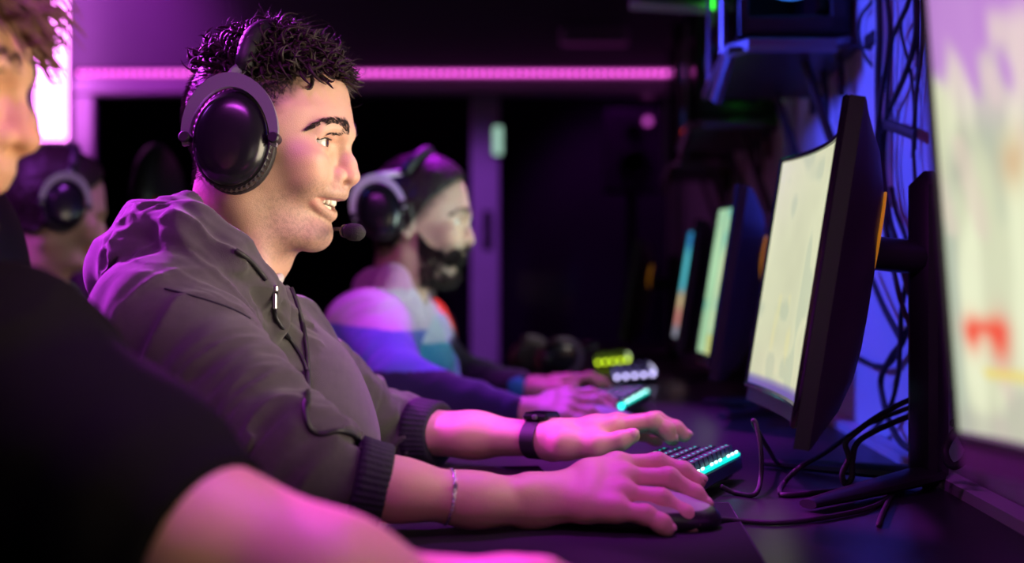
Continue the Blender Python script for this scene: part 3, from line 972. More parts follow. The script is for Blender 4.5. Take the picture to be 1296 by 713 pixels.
def on_surface(tree, px, py, out=0.0):
    """where the line of sight through a pixel meets a surface, lifted off it by out"""
    o = Vector((0, 0, CAM_Z)); d = Vector(((px - 648) / F_PX, 1.0, -(py - HORIZON) / F_PX)).normalized()
    loc, nrm, i, dist = tree.ray_cast(o, d)
    if loc is None: return None
    return np.array(loc + nrm * out)


def nails(parent, specs, T=None):
    """specs: (tip, previous joint, outward direction, radius)"""
    for tip, prev, up_, r in specs:
        tip = np.array(tip); x = tip - np.array(prev); x /= np.linalg.norm(x)
        z = np.array(up_, float); z = z - x * x.dot(z); z /= np.linalg.norm(z); y = np.cross(z, x)
        S = Sdf(); R = np.stack([x, y, z], 1)
        S.ell(tip + z * r * 0.62 + x * r * 0.25, (r * .75, r * .66, r * .42), R)
        me = S.mesh('fingernail', r / 7, colors=None)
        link('fingernail', me, mat('fingernail_keratin', (.66, .40, .33), 0.28), parent)


man = empty('person', P(300, 560, 1.40) * np.array((1, 1, 0)) + np.array((0, 0, 0.45)),
            'young man in charcoal zip hoodie with black headset, smiling in profile at the keyboard', 'person')
TM = Frame(P(345, 180, 1.38), yaw=math.radians(-8))
B = Sdf()
add_head(B, TM)
B.rc(P(292, 400, 1.385), P(304, 255, 1.385), .054, .050, .03)
B.rc(P(306, 262, 1.335), P(338, 372, 1.345), .013, .011, .022)
B.rc(P(306, 262, 1.43), P(338, 372, 1.42), .013, .011, .022)
B.ell(P(352, 330, 1.385), (.012, .012, .015), None, .02)
# trunk and upper arms under the clothes
B.ell(P(288, 575, 1.385), (.09, .13, .14), None, .03)
B.ell(P(295, 690, 1.39), (.095, .13, .17), None, .05)
B.rc(P(250, 440, 1.28), P(325, 450, 1.44), .045, .040, .04)
B.rc(P(210, 430, 1.23), P(370, 590, 1.085), .044, .034, .03)
B.rc(P(345, 455, 1.48), P(482, 545, 1.60), .040, .034, .03)
# forearms
FL = ((0, 0.1, 1), 1.22)
B.rc(P(375, 592, 1.085), P(500, 620, 1.095), .036, .0310, .02, flat=FL)
B.rc(P(500, 620, 1.095), P(600, 633, 1.11), .0310, .0265, .02, flat=FL)
B.rc(P(600, 633, 1.11), P(668, 636, 1.128), .0265, .0260, .02, flat=FL)
B.ell(P(664, 622, 1.112), (.010, .009, .008), None, .012)       # wrist bone
B.rc(P(492, 545, 1.595), P(600, 551, 1.535), .040, .0325, .02, flat=FL)
B.rc(P(600, 551, 1.535), P(697, 557, 1.475), .0325, .0235, .02, flat=FL)
RH = {'w': P(672, 634, 1.13),
      'i': [P(781, 590, 1.166), P(832, 587, 1.171), P(864, 598, 1.168), P(882, 609, 1.165)],
      'm': [P(792, 606, 1.146), P(846, 606, 1.144), P(878, 627, 1.14), P(889, 638, 1.138)],
      'r': [P(789, 627, 1.122), P(836, 633, 1.117), P(866, 653, 1.112), P(876, 663, 1.11)],
      'p': [P(780, 646, 1.101), P(817, 652, 1.094), P(837, 663, 1.09), P(844, 669, 1.09)],
      't': [P(712, 636, 1.155), P(765, 642, 1.19), P(815, 648, 1.192), P(842, 652, 1.185)]}
LH = {'w': P(700, 557, 1.472),
      'i': [P(777, 541, 1.462), P(826, 533, 1.460), P(844, 544, 1.460), P(848, 553, 1.460)],
      'm': [P(783, 537, 1.485), P(831, 532, 1.482), P(855, 543, 1.480), P(866, 551, 1.480)],
      'r': [P(785, 541, 1.505), P(824, 538, 1.502), P(846, 549, 1.500), P(851, 556, 1.500)],
      'p': [P(783, 548, 1.522), P(812, 549, 1.522), P(828, 555, 1.520), P(832, 558, 1.520)],
      't': [P(716, 562, 1.448), P(756, 565, 1.432), P(786, 558, 1.426), P(800, 552, 1.426)]}


def add_hand(S, H, r=.0104, palm=.0165, thin=.0088):
    for f in 'imrp':
        sc = .88 if f == 'p' else 1.0
        S.rc(H['w'], H[f][0], palm, r * 1.08 * sc, .016)
    for f, g in (('i', 'm'), ('m', 'r'), ('r', 'p')):
        a = H['w'] * .35 + H[f][0] * .65; b = H['w'] * .35 + H[g][0] * .65
        S.rc(a, b, palm * .82, palm * .82, .012)
        S.rc(H['w'] * .1 + H[f][0] * .9, H['w'] * .1 + H[g][0] * .9, r * .95, r * .95, .010)
    for f in 'imrp':
        sc = .86 if f == 'p' else 1.0
        finger(S, H[f], r * sc, thin * sc, kb=.005)
        S.ell(H[f][0] + np.array((0, 0, .001)), r * 1.12 * sc, None, .007)
    S.rc(H['w'], H['t'][0], palm, palm * 1.05, .014)
    S.rc(H['t'][0], H['t'][1], palm * 1.05, r * 1.25, .012)
    S.rc(H['t'][1], H['t'][2], r * 1.22, r * 1.08, .006)
    S.rc(H['t'][2], H['t'][3], r * 1.10, thin * 1.05, .004)
    # web between thumb and palm
    S.rc(H['t'][1], H['w'] * .3 + H['i'][0] * .7, r * .7, r * .8, .02)


add_hand(B, RH); add_hand(B, LH)
body = link('body', B.mesh('body', 0.002, colors=face_colors(TM, SKIN)), M_SKIN, man)
tag(body, 'bare face, neck, forearms and hands')
eyes(TM, man); teeth(TM, man)
nails(man, [(RH['m'][3], RH['m'][2], (.5, -.3, .8), .0088), (RH['r'][3], RH['r'][2], (.5, -.3, .8), .0088),
            (RH['i'][3], RH['i'][2], (.3, -.1, .9), .0088), (RH['p'][3], RH['p'][2], (.5, -.3, .8), .0075),
            (LH['t'][3], LH['t'][2], (.1, -.85, .5), .0095), (LH['i'][3], LH['i'][2], (.7, -.2, .6), .0088), (LH['m'][3], LH['m'][2], (.7, -.2, .6), .0088)])



def make_brows(T, parent, tree, n=420, mat_=None, thick=1.0):
    rg = np.random.default_rng(3)
    for s_ in (-1, 1):
        roots, dr = [], []
        for i in range(n):
            t = rg.uniform(0, 1)
            q = T.p(L(444 - 36 * t, 168 - 5.5 * math.sin(math.pi * t) + 1.5 * t + rg.uniform(-1, 1) * thick * (5.0 - 3.6 * t ** 1.5), s_ * (.010 + .039 * t)))
            loc, nrm, _, _ = tree.find_nearest(Vector(q))
            nrm = np.array(nrm)
            d = T.R @ np.array((-.55, s_ * .8, .75 - 1.5 * t)); d = d - nrm * d.dot(nrm); d /= np.linalg.norm(d)
            roots.append(np.array(loc) - nrm * .0006); dr.append(d + nrm * .28)
        tufts('eyebrow', parent, np.array(roots), np.array(dr), .0088, .00050, 4, 3, .0006, mat_, 5)


tree_body = bvh(body)
make_brows(TM, man, tree_body)


def lashes(T, parent, tree):
    for s_ in (-1, 1):
        pts = []
        for q in spline([L(430.5, 182.4, s_ * .0265), L(430, 181.8, s_ * .033), L(426, 181.6, s_ * .040), L(419, 182.8, s_ * .0455), L(409, 186.8, s_ * .0500)], 5):
            h = tree.find_nearest(Vector(T.p(q))); pts.append(np.array(h[0]) + np.array(h[1]) * .0004)
        mb = MB(); mb.tube(pts, [.0005] + [.0010] * (len(pts) - 2) + [.0005], 6); mb.build('eyelashes', M_HAIR, parent, smooth=True)


lashes(TM, man, tree_body)


# hair: a cap of short hair, curls on top, cropped sides
def hair_cap(T, parent, thick=.006, line=None, name='hair'):
    pass


def scatter_scalp(T, tree, n, cond, seed=2):
    rg = np.random.default_rng(seed); r, d = [], []
    while len(r) < n:
        v = rg.normal(size=3); v /= np.linalg.norm(v)
        o = T.p(np.array((-0.008, 0, 0.03))); dd = T.R @ v
        h = tree.ray_cast(Vector(o + dd * 0.25), Vector(-dd))
        if h[0] is None: continue
        q = T.inv(np.array(h[0])[None])[0]
        if not cond(q): continue
        r.append(np.array(h[0])); d.append(np.array(h[1]))
    return np.array(r), np.array(d)


def top_zone(q):
    x, y, z = q
    lim = np.interp(x, [-.09, -.05, 0.0, .04, .07, .09], [.088, .080, .064, .066, .069, .068])
    return z > lim and x < .088 - .35 * max(0, abs(y) - .03)


hr, hn = scatter_scalp(TM, tree_body, 1900, top_zone, 4)
loc = TM.inv(hr)
fwd = smooth01(loc[:, 0], -.02, .06)[:, None]
rg = np.random.default_rng(3)
# locks lean to the front; thick bunches of them share a direction
bunch = np.stack([noise3(hr * 75, 70 + i) for i in range(3)], 1)
drn = hn * (.60 - .10 * fwd) + np.array([TM.R @ np.array((.55, 0, .10))]) * (.35 + .75 * fwd) + bunch * .75 + rg.normal(size=hn.shape) * .16
dot = (drn * hn).sum(1, keepdims=True); nrm_ = np.linalg.norm(drn, axis=1, keepdims=True)
drn = drn + hn * np.maximum(.35 * nrm_ - dot, 0)
hair = tufts('hair', man, hr - hn * .002, drn, .0225, .0031, 10, 5, .0085, M_HAIR, 6, gravity=.007)
hr2, hn2 = scatter_scalp(TM, tree_body, 320, top_zone, 9)
hair2 = tufts('loose_hair', man, hr2, hn2 + rg.normal(size=hn2.shape) * .5, .030, .00035, 10, 3, .012, M_HAIR, 8, gravity=.004)


def side_zone(q):
    x, y, z = q
    return -.045 < z < .075 and x < np.interp(z, [-.07, -.03, .0, .03, .055, .075], [-.052, -.012, .018, .036, .054, .066]) - .010


hr3, hn3 = scatter_scalp(TM, tree_body, 7000, side_zone, 12)
z3 = TM.inv(hr3)[:, 2]
tufts('cropped_hair', man, hr3 - hn3 * .0005, hn3 * .6 + np.array([[-.25, 0, -.55]]), .0068, .00042, 3, 3, .0008, M_HAIR, 14)

# ------------------------------------------------------------------ the hoodie
H = Sdf()
A_R, E_R, C_R = P(206, 418, 1.215), P(370, 588, 1.085), P(452, 609, 1.0905)
A_L, E_L, C_L = P(352, 447, 1.49), P(478, 545, 1.60), P(532, 548, 1.575)
H.ell(P(288, 570, 1.385), (.128, .165, .175), np.array(Matrix.Rotation(-.30, 3, 'Z')), .03)
H.ell(P(305, 700, 1.39), (.130, .160, .19), np.array(Matrix.Rotation(-.20, 3, 'Z')), .06)
H.rc(P(240, 428, 1.26), P(335, 440, 1.45), .070, .060, .05)
H.rc(A_R, E_R, .074, .052, .05); H.rc(E_R, C_R, .052, .0365, .02)
H.rc(A_L, E_L, .060, .052, .05); H.rc(E_L, C_L, .052, .041, .02)
H.rc(P(322, 436, 1.375), P(368, 520, 1.37), .045, .070, .05)
H.rc(P(395, 490, 1.36), P(418, 560, 1.36), .045, .05, .05)


def cut_end(S, a, b, r=.12):
    d_ = (b - a) / np.linalg.norm(b - a)
    S.add(lambda p: np.maximum(-(p - b) @ d_, np.sqrt(((p - b) ** 2).sum(1)) - r), b - r, b + r, .003, 's')


def hoodie_folds(d, p):
    out = d.copy()
    for a, b, seed, amp in ((A_R, C_R, 21, .0125), (A_L, C_L, 33, .0105)):
        a = np.array(a); b = np.array(b); m = seg_dist(p, [a, E_R if seed == 21 else E_L, b]) < .085
        if m.any():
            t = np.clip((p[m] - a) @ (b - a) / ((b - a) @ (b - a)), 0, 1)
            n = fold_noise(p[m], a, b, 30, 9, seed) + .5 * smooth01(t, .35, .7) * fold_noise(p[m], a, b, 62, 14, seed + 4)
            wgt = (.55 + .9 * smooth01(t, .25, .8)) * (1 - smooth01(t, .93, 1.0) * .8)
            out[m] += amp * wgt * (np.abs(n) - .35)
    m = seg_dist(p, HOODR) < .07
    if m.any():
        n = fold_noise(p[m], HOODR[-1], HOODR[0], 7, 42, 55)
        out[m] += .0085 * (np.abs(n) - .35)
    m = seg_dist(p, [P(292, 430, 1.385), P(305, 640, 1.385)]) < .23
    if m.any():
        q = p[m] @ np.array(Matrix.Rotation(.6, 3, 'Y')) * np.array((9, 6, 26))
        q = q + .7 * noise3(p[m] * 9, 41)[:, None]
        out[m] += .0085 * (np.abs(noise3(q, 43)) - .3)
    return out


H.post.append(hoodie_folds)
cut_end(H, E_R, C_R); cut_end(H, E_L, C_L)
# hood lying round the neck: outer cloth, rolled rim
HOODR = [P(343, 392, 1.300), P(322, 366, 1.268), P(285, 330, 1.243), P(240, 304, 1.240), P(200, 300, 1.270)]
HOODB = [P(200, 300, 1.270), P(184, 298, 1.34), P(190, 300, 1.42), P(225, 320, 1.49), P(290, 365, 1.51), P(335, 392, 1.46), P(358, 398, 1.36)]
H.chain(HOODR, [.014, .020, .028, .034, .036], .012)
H.chain(HOODB, [.036, .036, .034, .030, .025, .019, .014], .012)
H.chain([P(190, 338, 1.255), P(168, 346, 1.33), P(180, 345, 1.42)], [.045, .048, .045], .012)
H.chain([P(236, 258, 1.30), P(205, 270, 1.295), P(170, 277, 1.325), P(176, 278, 1.40), P(215, 270, 1.46)], [.012, .015, .014, .014, .014], .005)
H.chain([P(236, 258, 1.30), P(262, 290, 1.262), P(300, 336, 1.262), P(334, 374, 1.293)], [.012, .0115, .011, .009], .005)
H.chain([P(343, 372, 1.300), P(351, 412, 1.290)], [.014, .012], .010)
H.chain([P(358, 374, 1.35), P(363, 414, 1.33)], [.013, .011], .010)
H.rc(P(275, 440, 1.385), P(318, 275, 1.385), .062, .066, .008, 's')
H.rc(P(318, 275, 1.385), P(345, 200, 1.385), .066, .080, .008, 's')


def hoodie_color(v):
    c = np.tile(np.array((.058, .053, .055)), (len(v), 1))
    return c * (1 + .10 * noise3(v * 160, 2) + .08 * noise3(v * 700, 3))[:, None]


hoodie = link('hoodie', H.mesh('hoodie', 0.003, colors=hoodie_color), M_CLOTH, man)
tree_h = bvh(hoodie)
# ribbed cuffs
M_CUFF = mat('navy_rib_knit', (.012, .011, .022), .85, bump=.0008, scale=300)
for a, b, ra, rb in ((P(446, 608, 1.09), P(488, 617, 1.0945), .0400, .0375), (P(526, 547.5, 1.577), P(558, 549.5, 1.560), .0440, .0405)):
    d = (b - a) / np.linalg.norm(b - a); mb = MB(); n = 160; ln_ = np.linalg.norm(b - a)
    rows = [(ra * .9, 0), (ra * 1.02, .06 * ln_), (ra, .3 * ln_), ((ra + rb) / 2, .6 * ln_), (rb * 1.02, .93 * ln_), (rb * .96, ln_), (rb * .80, ln_ * .99), (rb * .75, .9 * ln_)]
    mb.lathe(rows, a, d, n)
    for i, v in enumerate(mb.v):
        if (i % n) % 4 < 2:
            q = np.array(v) - a; ax_ = d * q.dot(d); mb.v[i] = tuple(a + ax_ + (q - ax_) * .982)
    mb.build('cuff', M_CUFF, hoodie, smooth=True)


def seam(name, pix, r, mat_, parent, out=.001, n=8, tree=None, step=10):
    pts = [q for q in (on_surface(tree or tree_h, a[0], a[1], out) for a in spline([np.array((*p_, 0.0)) for p_ in pix], step)) if q is not None]
    # keep the line from jumping over folds
    pts = [pts[0]] + [q for p_, q in zip(pts[:-1], pts[1:]) if np.linalg.norm(q - p_) < .06]
    k = 2; sm_ = [sum(pts[max(0, i - k):i + k + 1]) / len(pts[max(0, i - k):i + k + 1]) for i in range(len(pts))]
    mb = MB(); mb.tube(sm_, r, n); return mb.build(name, mat_, parent, smooth=True)


M_ZIP = mat('zip_tape', (.010, .010, .013), .5)
seam('zipper', [(349, 366), (347, 388), (350, 404), (368, 432), (384, 458), (390, 486), (388, 520)], .0022, M_ZIP, hoodie)
seam('piping', [(388, 452), (390, 486), (386, 520), (391, 542), (408, 551), (430, 546), (448, 552), (457, 572)], .0026, M_ZIP, hoodie)
q = on_surface(tree_h, 345, 378, .004)
mb = MB(); mb.box(q, (.004, .003, .018), None, .001); mb.box(q + np.array((0, -.001, .012)), (.007, .005, .007), None, .0015)
mb.build('zip_pull', mat('zip_steel', (.55, .54, .52), .3, metal=.9), hoodie)
seam('shoulder_seam', [(205, 365), (255, 378), (295, 392), (318, 405)], .0010, M_CUFF, hoodie, .0004)
# pale collar of the shirt beneath
mb = MB(); mb.tube(spline([P(330, 352, 1.315), P(345, 357, 1.325), P(353, 352, 1.37), P(348, 345, 1.42)], 6), .006, 10)
mb.build('shirt_collar', mat('pale_jersey', (.55, .52, .50), .8), man, smooth=True)
# trousers and shoes below the desk
TR = Sdf()
hipR, hipL = P(300, 374, 1.30), P(300, 374, 1.47); hipR[2] = hipL[2] = .55
kR, kL = np.array((.10, 1.28, .54)), np.array((.12, 1.50, .54)); fR, fL = np.array((.06, 1.27, .12)), np.array((.08, 1.52, .12))
TR.rc(hipR, hipL, .115, .115, .05); TR.rc(hipR, kR, .095, .066, .04); TR.rc(hipL, kL, .095, .066, .04)
TR.rc(kR, fR, .064, .05, .02); TR.rc(kL, fL, .064, .05, .02)
trousers = link('trousers', TR.mesh('trousers', .010), mat('dark_denim', (.012, .014, .025), .8, bump=.0004, scale=500), man)
for f_ in (fR, fL):
    S = Sdf(); S.rc(f_ + np.array((-.03, 0, -.06)), f_ + np.array((.15, 0, -.075)), .045, .035, .02); S.rc(f_, f_ + np.array((0, 0, -.06)), .046, .046, .02)
    S.add(lambda p: p[:, 2] - 0.0, f_ - .3, f_ + .3, .004, 'i') if False else None
    link('shoe', S.mesh('shoe', .007), mat('dark_shoe', (.03, .03, .035), .6), man)


# ------------------------------------------------------------------ headsets
M_CUSH = mat('ear_cushion', (.011, .010, .012), .55, bump=.0004, scale=300)
M_YOKE = mat('brushed_yoke', (.20, .19, .23), .38, metal=.25)
M_FOAM = mat('mic_foam', (.010, .009, .011), .9, bump=.001, scale=700)


def headset(name, label, T, cup, tilt=0.0, size=1.0, group=None, shell=M_BLACKG, ring=M_YOKE, mic=True, cable=None, band_top=(.006, 0, .142), half=.098, parts=True):
    """T: head frame; cup: place of the near cup in it (x, y<0, z)"""
    root = empty(name, T.p((cup[0], 0, cup[2])), label, 'headset', group)
    tp = lambda q: T.p(q)
    for s_ in (-1, 1):
        c0 = np.array((cup[0], s_ * abs(cup[1]), cup[2]))
        ax = T.R @ np.array((0.05, s_ * 1.0, .10)); ax /= np.linalg.norm(ax)
        up = T.R @ np.array((math.sin(tilt), 0, math.cos(tilt)))
        k = size * T.s
        c = tp(c0)
        mb = MB(); mb.lathe([(.026, -.020), (.040, -.021), (.046, -.016), (.048, -.008), (.046, .000), (.040, .002)], c, ax, 40, 1.16 * k, .90 * k, xdir=up)
        mb.build('ear_cushion', M_CUSH, root, smooth=True)
        mb = MB(); prof = [(.047, -.002), (.0485, .003), (.048, .008), (.046, .011)]
        mb.lathe(prof, c, ax, 96, 1.14 * k, .90 * k, xdir=up)
        nn = 96
        for i in range(len(mb.v)):
            if (i % nn) % 2 and nn <= i < 3 * nn: mb.v[i] = tuple(c + (np.array(mb.v[i]) - c) * .972)
        mb.build('serrated_rim', M_BLACK, root)
        mb = MB(); mb.lathe([(.0455, .009), (.0445, .015), (.0415, .020), (.035, .0245), (.026, .0272), (.016, .0285), (.004, .029)], c, ax, 48, 1.12 * k, .88 * k, xdir=up)
        mb.build('cup_shell', shell, root, smooth=True)
        # yoke: a flat arch over the top half of the cup, pinned at its sides
        side = np.cross(up, ax); pts = []
        for i in range(25):
            th = math.radians(-8 + 196 * i / 24)
            pts.append(c + ax * .016 * k + (side * math.cos(th) * .0475 + up * math.sin(th) * .0600) * k)
        mb = MB()
        w0 = [(.0030 + .0045 * math.sin(math.pi * i / 24) ** .7) for i in range(25)]
        for i, p_ in enumerate(pts): pass
        n0 = len(mb.v)
        for i, p_ in enumerate(pts):
            r_ = p_ - (c + ax * .016 * k); r_ /= np.linalg.norm(r_)
            for a_, b_ in ((-1, -1), (1, -1), (1, 1), (-1, 1)):
                mb.v.append(tuple(p_ + r_ * w0[i] * a_ * k + ax * .0030 * b_ * k))
        for i in range(24):
            for j in range(4):
                l = (j + 1) % 4; mb.f.append([n0 + i * 4 + j, n0 + i * 4 + l, n0 + i * 4 + 4 + l, n0 + i * 4 + 4 + j])
        mb.f.append([n0, n0 + 1, n0 + 2, n0 + 3]); mb.f.append([n0 + 96 + j for j in (3, 2, 1, 0)])
        yoke = mb.build('yoke', ring, root, auto=40)
        for sg in (-1, 1):
            mb = MB(); mb.lathe([(.0055, -.007), (.0060, -.005), (.0060, .007), (.0048, .009)], c + ax * .014 * k + side * sg * .0475 * k, ax, 20)
            mb.build('pivot_pin', M_BLACK, yoke, smooth=False)
        # slider from yoke to band
        top = tp(np.array(band_top)); a = c + ax * .014 * k + up * .062 * k
        b0 = np.array((cup[0] * .5 + band_top[0] * .5, s_ * (abs(cup[1]) * .94), cup[2] + (band_top[2] - cup[2]) * .60)); b = tp(b0)
        mb = MB(); sl = spline([a, a * .6 + b * .4 + ax * .004, b], 5); mb.tube(sl, .0052 * k, 8, squash=(1.25, .45)); mb.build('slider', ring, root, smooth=False)
    # padded band over the head
    pts = []
    y0 = abs(cup[1]) * .96; z0 = cup[2] + (band_top[2] - cup[2]) * .56
    xs = cup[0] * .45 + band_top[0] * .55
    for i in range(21):
        th = math.pi * i / 20
        y = math.cos(th) * y0; z = z0 + (band_top[2] - z0) * math.sin(th) ** .8
        x = xs + (band_top[0] - xs) * math.sin(th)
        pts.append(tp((x, -y, z)))
    mb = MB(); mb.tube(pts, .0115 * size * T.s, 12, squash=(.52, 1.15)) if False else mb.tube(pts, .0105 * size * T.s, 12)
    mb.build('headband', M_CUSH, root, smooth=True)
    return root


def mic_boom(root, pts, tip, r=.0022, rf=.0098, d=(1, 0, 0)):
    mb = MB(); mb.tube(spline(pts, 8), r, 8); bo = mb.build('mic_boom', M_BLACK, root, smooth=True)
    mb = MB(); mb.lathe([(.003, -.012), (.0070, -.011), (rf * .95, -.006), (rf, .0), (rf * .92, .006), (rf * .6, .0105), (.002, .0118)], tip, d, 20)
    mb.build('mic_foam', M_FOAM, bo, smooth=True)
    mb = MB(); mb.lathe([(.004, -.018), (.0072, -.015), (.0076, -.010), (.006, -.009)], tip, d, 16); mb.build('mic_collar', M_BLACKG, bo, smooth=True)


CUPM = TM.inv(P(297, 179, 1.297)[None])[0]
hs = headset('headset', 'black gaming headset on head of man in charcoal hoodie', TM, CUPM, tilt=.02, band_top=(.004, 0, .1235))
tip = P(449, 294, 1.34)
mic_boom(hs, [P(305, 215, 1.475), P(340, 268, 1.47), P(395, 296, 1.44), P(425, 290, 1.39), tip], tip, d=(.85, -.5, -.12))
# its cable hangs out of the hood and down the front
seam('cable', [(296, 316), (318, 334), (333, 352), (336, 356)], .0026, M_RUBBER, hs, .002)
seam('cable', [(366, 362), (377, 392), (386, 430), (389, 470), (388, 520)], .0024, M_RUBBER, hs, .0015)


# ------------------------------------------------------------------ things worn on the wrists
def ring_profile(c, ax, up, ry, rz, wdt, th, n=48):
    """a strap round a limb: ry across, rz along up"""
    ax = ax / np.linalg.norm(ax); up = up - ax * up.dot(ax); up /= np.linalg.norm(up); sd = np.cross(up, ax)
    mb = MB(); rows = [(-wdt / 2, 0), (-wdt / 2, th), (wdt / 2, th), (wdt / 2, 0)]
    for h, t in rows:
        for k in range(n):
            a = 2 * math.pi * k / n
            mb.v.append(tuple(c + ax * h + sd * math.cos(a) * (ry + t) + up * math.sin(a) * (rz + t)))
    for i in range(4):
        j = (i + 1) % 4
        for k in range(n):
            l = (k + 1) % n; mb.f.append([i * n + k, i * n + l, j * n + l, j * n + k])
    return mb


wc = P(681, 556, 1.4835); wax = P(697, 557, 1.475) - P(600, 551, 1.535); wax /= np.linalg.norm(wax)
wt = empty('wristwatch', wc, 'black wristwatch on left wrist of man in charcoal hoodie', 'watch')
mb = ring_profile(wc, wax, np.array((0, 0, 1.0)), .0262, .0218, .019, .0022); mb.build('strap', M_RUBBER, wt, smooth=False)
Rw = np.stack([wax, np.cross((0, 0, 1.0), wax), np.cross(wax, np.cross((0, 0, 1.0), wax))], 1)
cc = wc + np.array((.004, .002, .0265))
mb = MB(); mb.box(cc, (.036, .034, .0105), Rw, .0035); mb.build('watch_case', M_BLACKG, wt, auto=30)
mb = MB(); mb.box(cc + np.array((0, 0, .0056)), (.029, .028, .0012), Rw, .0005); mb.build('watch_face', mat('watch_glass', (.006, .006, .01), .05), wt)
mb = MB(); mb.lathe([(.003, 0), (.003, .003), (.002, .0035)], cc + Rw @ np.array((.002, -.0172, .001)), -Rw[:, 1], 12); mb.build('crown', M_GREY, wt)
bc_ = P(567, 629, 1.1045)
br = empty('bracelet', bc_, 'thin silver chain bracelet on right forearm of man in charcoal hoodie', 'bracelet')
ax_ = P(600, 633, 1.11) - P(500, 620, 1.095); ax_ /= np.linalg.norm(ax_); sd = np.cross((0, 0, 1.0), ax_); up_ = np.cross(ax_, sd)
mb = MB()
for k in range(64):
    a = 2 * math.pi * k / 64; c = bc_ + sd * math.cos(a) * .0294 + up_ * math.sin(a) * .0246
    t = -sd * math.sin(a) * .0294 + up_ * math.cos(a) * .0246; t /= np.linalg.norm(t)
    o_ = ax_ if k % 2 else np.cross(t, ax_)
    mb.tube([c + t * .0021 * math.cos(b) + o_ * .0013 * math.sin(b) for b in np.linspace(0, 2 * math.pi, 9)[:-1]], .00075, 5, closed=True)
M_SILVER = mat('polished_silver', (.80, .78, .80), .18, metal=1.0)
mb.build('chain', M_SILVER, br, smooth=True)
mb = MB(); mb.box(bc_ + sd * -.0298 * .92 + up_ * .0095, (.0042, .0016, .013), np.stack([ax_, sd, up_], 1), .0006); mb.build('bar_charm', M_SILVER, br)

# ------------------------------------------------------------------ keyboards, mice, mats, phone
M_KB = mat('black_plastic_blue_tint', (.010, .013, .040), .38)  # black case, the blue light on it is mixed into the colour
M_KEY = mat('keycap_plastic', (.012, .013, .018), .45)


def keyboard(label, ctr, ang, color, cols=15, strength=1.2, side=None):
    """ang: direction of its long axis; the back edge is to the right of that direction"""
    e = np.array((math.cos(ang), math.sin(ang), 0)); b = np.array((e[1], -e[0], 0)); tilt = math.radians(5.5)
    bt = b * math.cos(tilt) + np.array((0, 0, math.sin(tilt))); up = np.cross(bt, e)
    if up[2] < 0: up = -up
    R = np.stack([e, bt, up], 1)
    if np.linalg.det(R) < 0: R = np.stack([-e, bt, up], 1)
    pit = .0187; Lk = cols * pit + .010; Wk = 5 * pit + .011
    o = np.array((ctr[0], ctr[1], DESK + .0180 + .0003))
    at_ = lambda x, y, z: o + e * x + bt * y + up * z
    root = empty('keyboard', (ctr[0], ctr[1], DESK), label, 'keyboard', 'gaming keyboards on the desk')
    mb = MB(); mb.box(at_(0, 0, -.003), (Lk, Wk, .018), R, .003); mb.build('case', M_KB, root, auto=30)
    glow = emitter('key_glow_%s' % name_of(color), color, strength)
    mb = MB(); mb.box(at_(0, 0, .0065), (Lk - .006, Wk - .006, .002), R); mb.build('backlight_plate', glow, root)
    mb = MB(); mb.box(at_(0, Wk / 2 - .0016, .0072), (Lk - .012, .0026, .0040), R, .0008); mb.build('rear_light_bar', glow, root)
    if side is not None:
        n = 5
        for i in range(n):
            mb = MB(); mb.lathe([(.0050, 0), (.0046, .003), (.003, .004)], at_(-Lk / 2, (i - (n - 1) / 2) * Wk * .82 / (n - 1), .004), -e, 10)
            mb.build('side_light', emitter('side_glow_%s' % name_of(side), side, 3.5), root)
    hot = emitter('key_led_%s' % name_of(color), tuple(min(1, .5 + .6 * c) for c in color), 3.0)
    for c in range(cols):
        if c % 4 != 3: mb = MB(); mb.box(at_((c - (cols - 1) / 2) * pit, Wk / 2 - .0030, .0105), (.0075, .0026, .0030), R, .0008); mb.build('rear_led', hot, root)
    me = None
    for r_ in range(5):
        for c in range(cols):
            p_ = at_((c - (cols - 1) / 2) * pit, (r_ - 2) * pit - .001, .0142)
            if me is None:
                mk = MB(); base = [(-1, -1), (1, -1), (1, 1), (-1, 1)]
                for s_, h in ((.0079, -.0052), (.0080, -.0044), (.0064, .0040), (.0056, .0046)):
                    for q in base: mk.v.append((q[0] * s_, q[1] * s_, h))
                for l in range(3):
                    for q in range(4): mk.f.append([l * 4 + q, l * 4 + (q + 1) % 4, l * 4 + 4 + (q + 1) % 4, l * 4 + 4 + q])
                mk.f += [[3, 2, 1, 0], [12, 13, 14, 15], [16, 17, 18, 19]]
                mk.v += [(q[0] * .0030, .0018 + q[1] * .0014, .0048) for q in base]
                me = bpy.data.meshes.new('key'); me.from_pydata(mk.v, [], mk.f); me.materials.append(M_KEY); me.materials.append(glow); me.update(); me.polygons[len(me.polygons) - 1].material_index = 1
            k = bpy.data.objects.new('key', me); COL.objects.link(k); k.parent = root
            k.matrix_parent_inverse = wm(root).inverted()
            k.matrix_basis = Matrix.Translation(Vector(p_)) @ Matrix(R.tolist()).to_4x4()
    for x in (-.4, .4):
        mb = MB(); mb.box(at_(x * Lk, Wk * .36, -.0155 + .001), (.03, .010, .006), R, .001); mb.build('foot', M_RUBBER, root)
    return root


def name_of(c):
    r, g, b = c
    return 'cyan' if g > .6 and b > .6 and r < .4 else 'yellow' if r > .4 and b < .3 else 'violet'


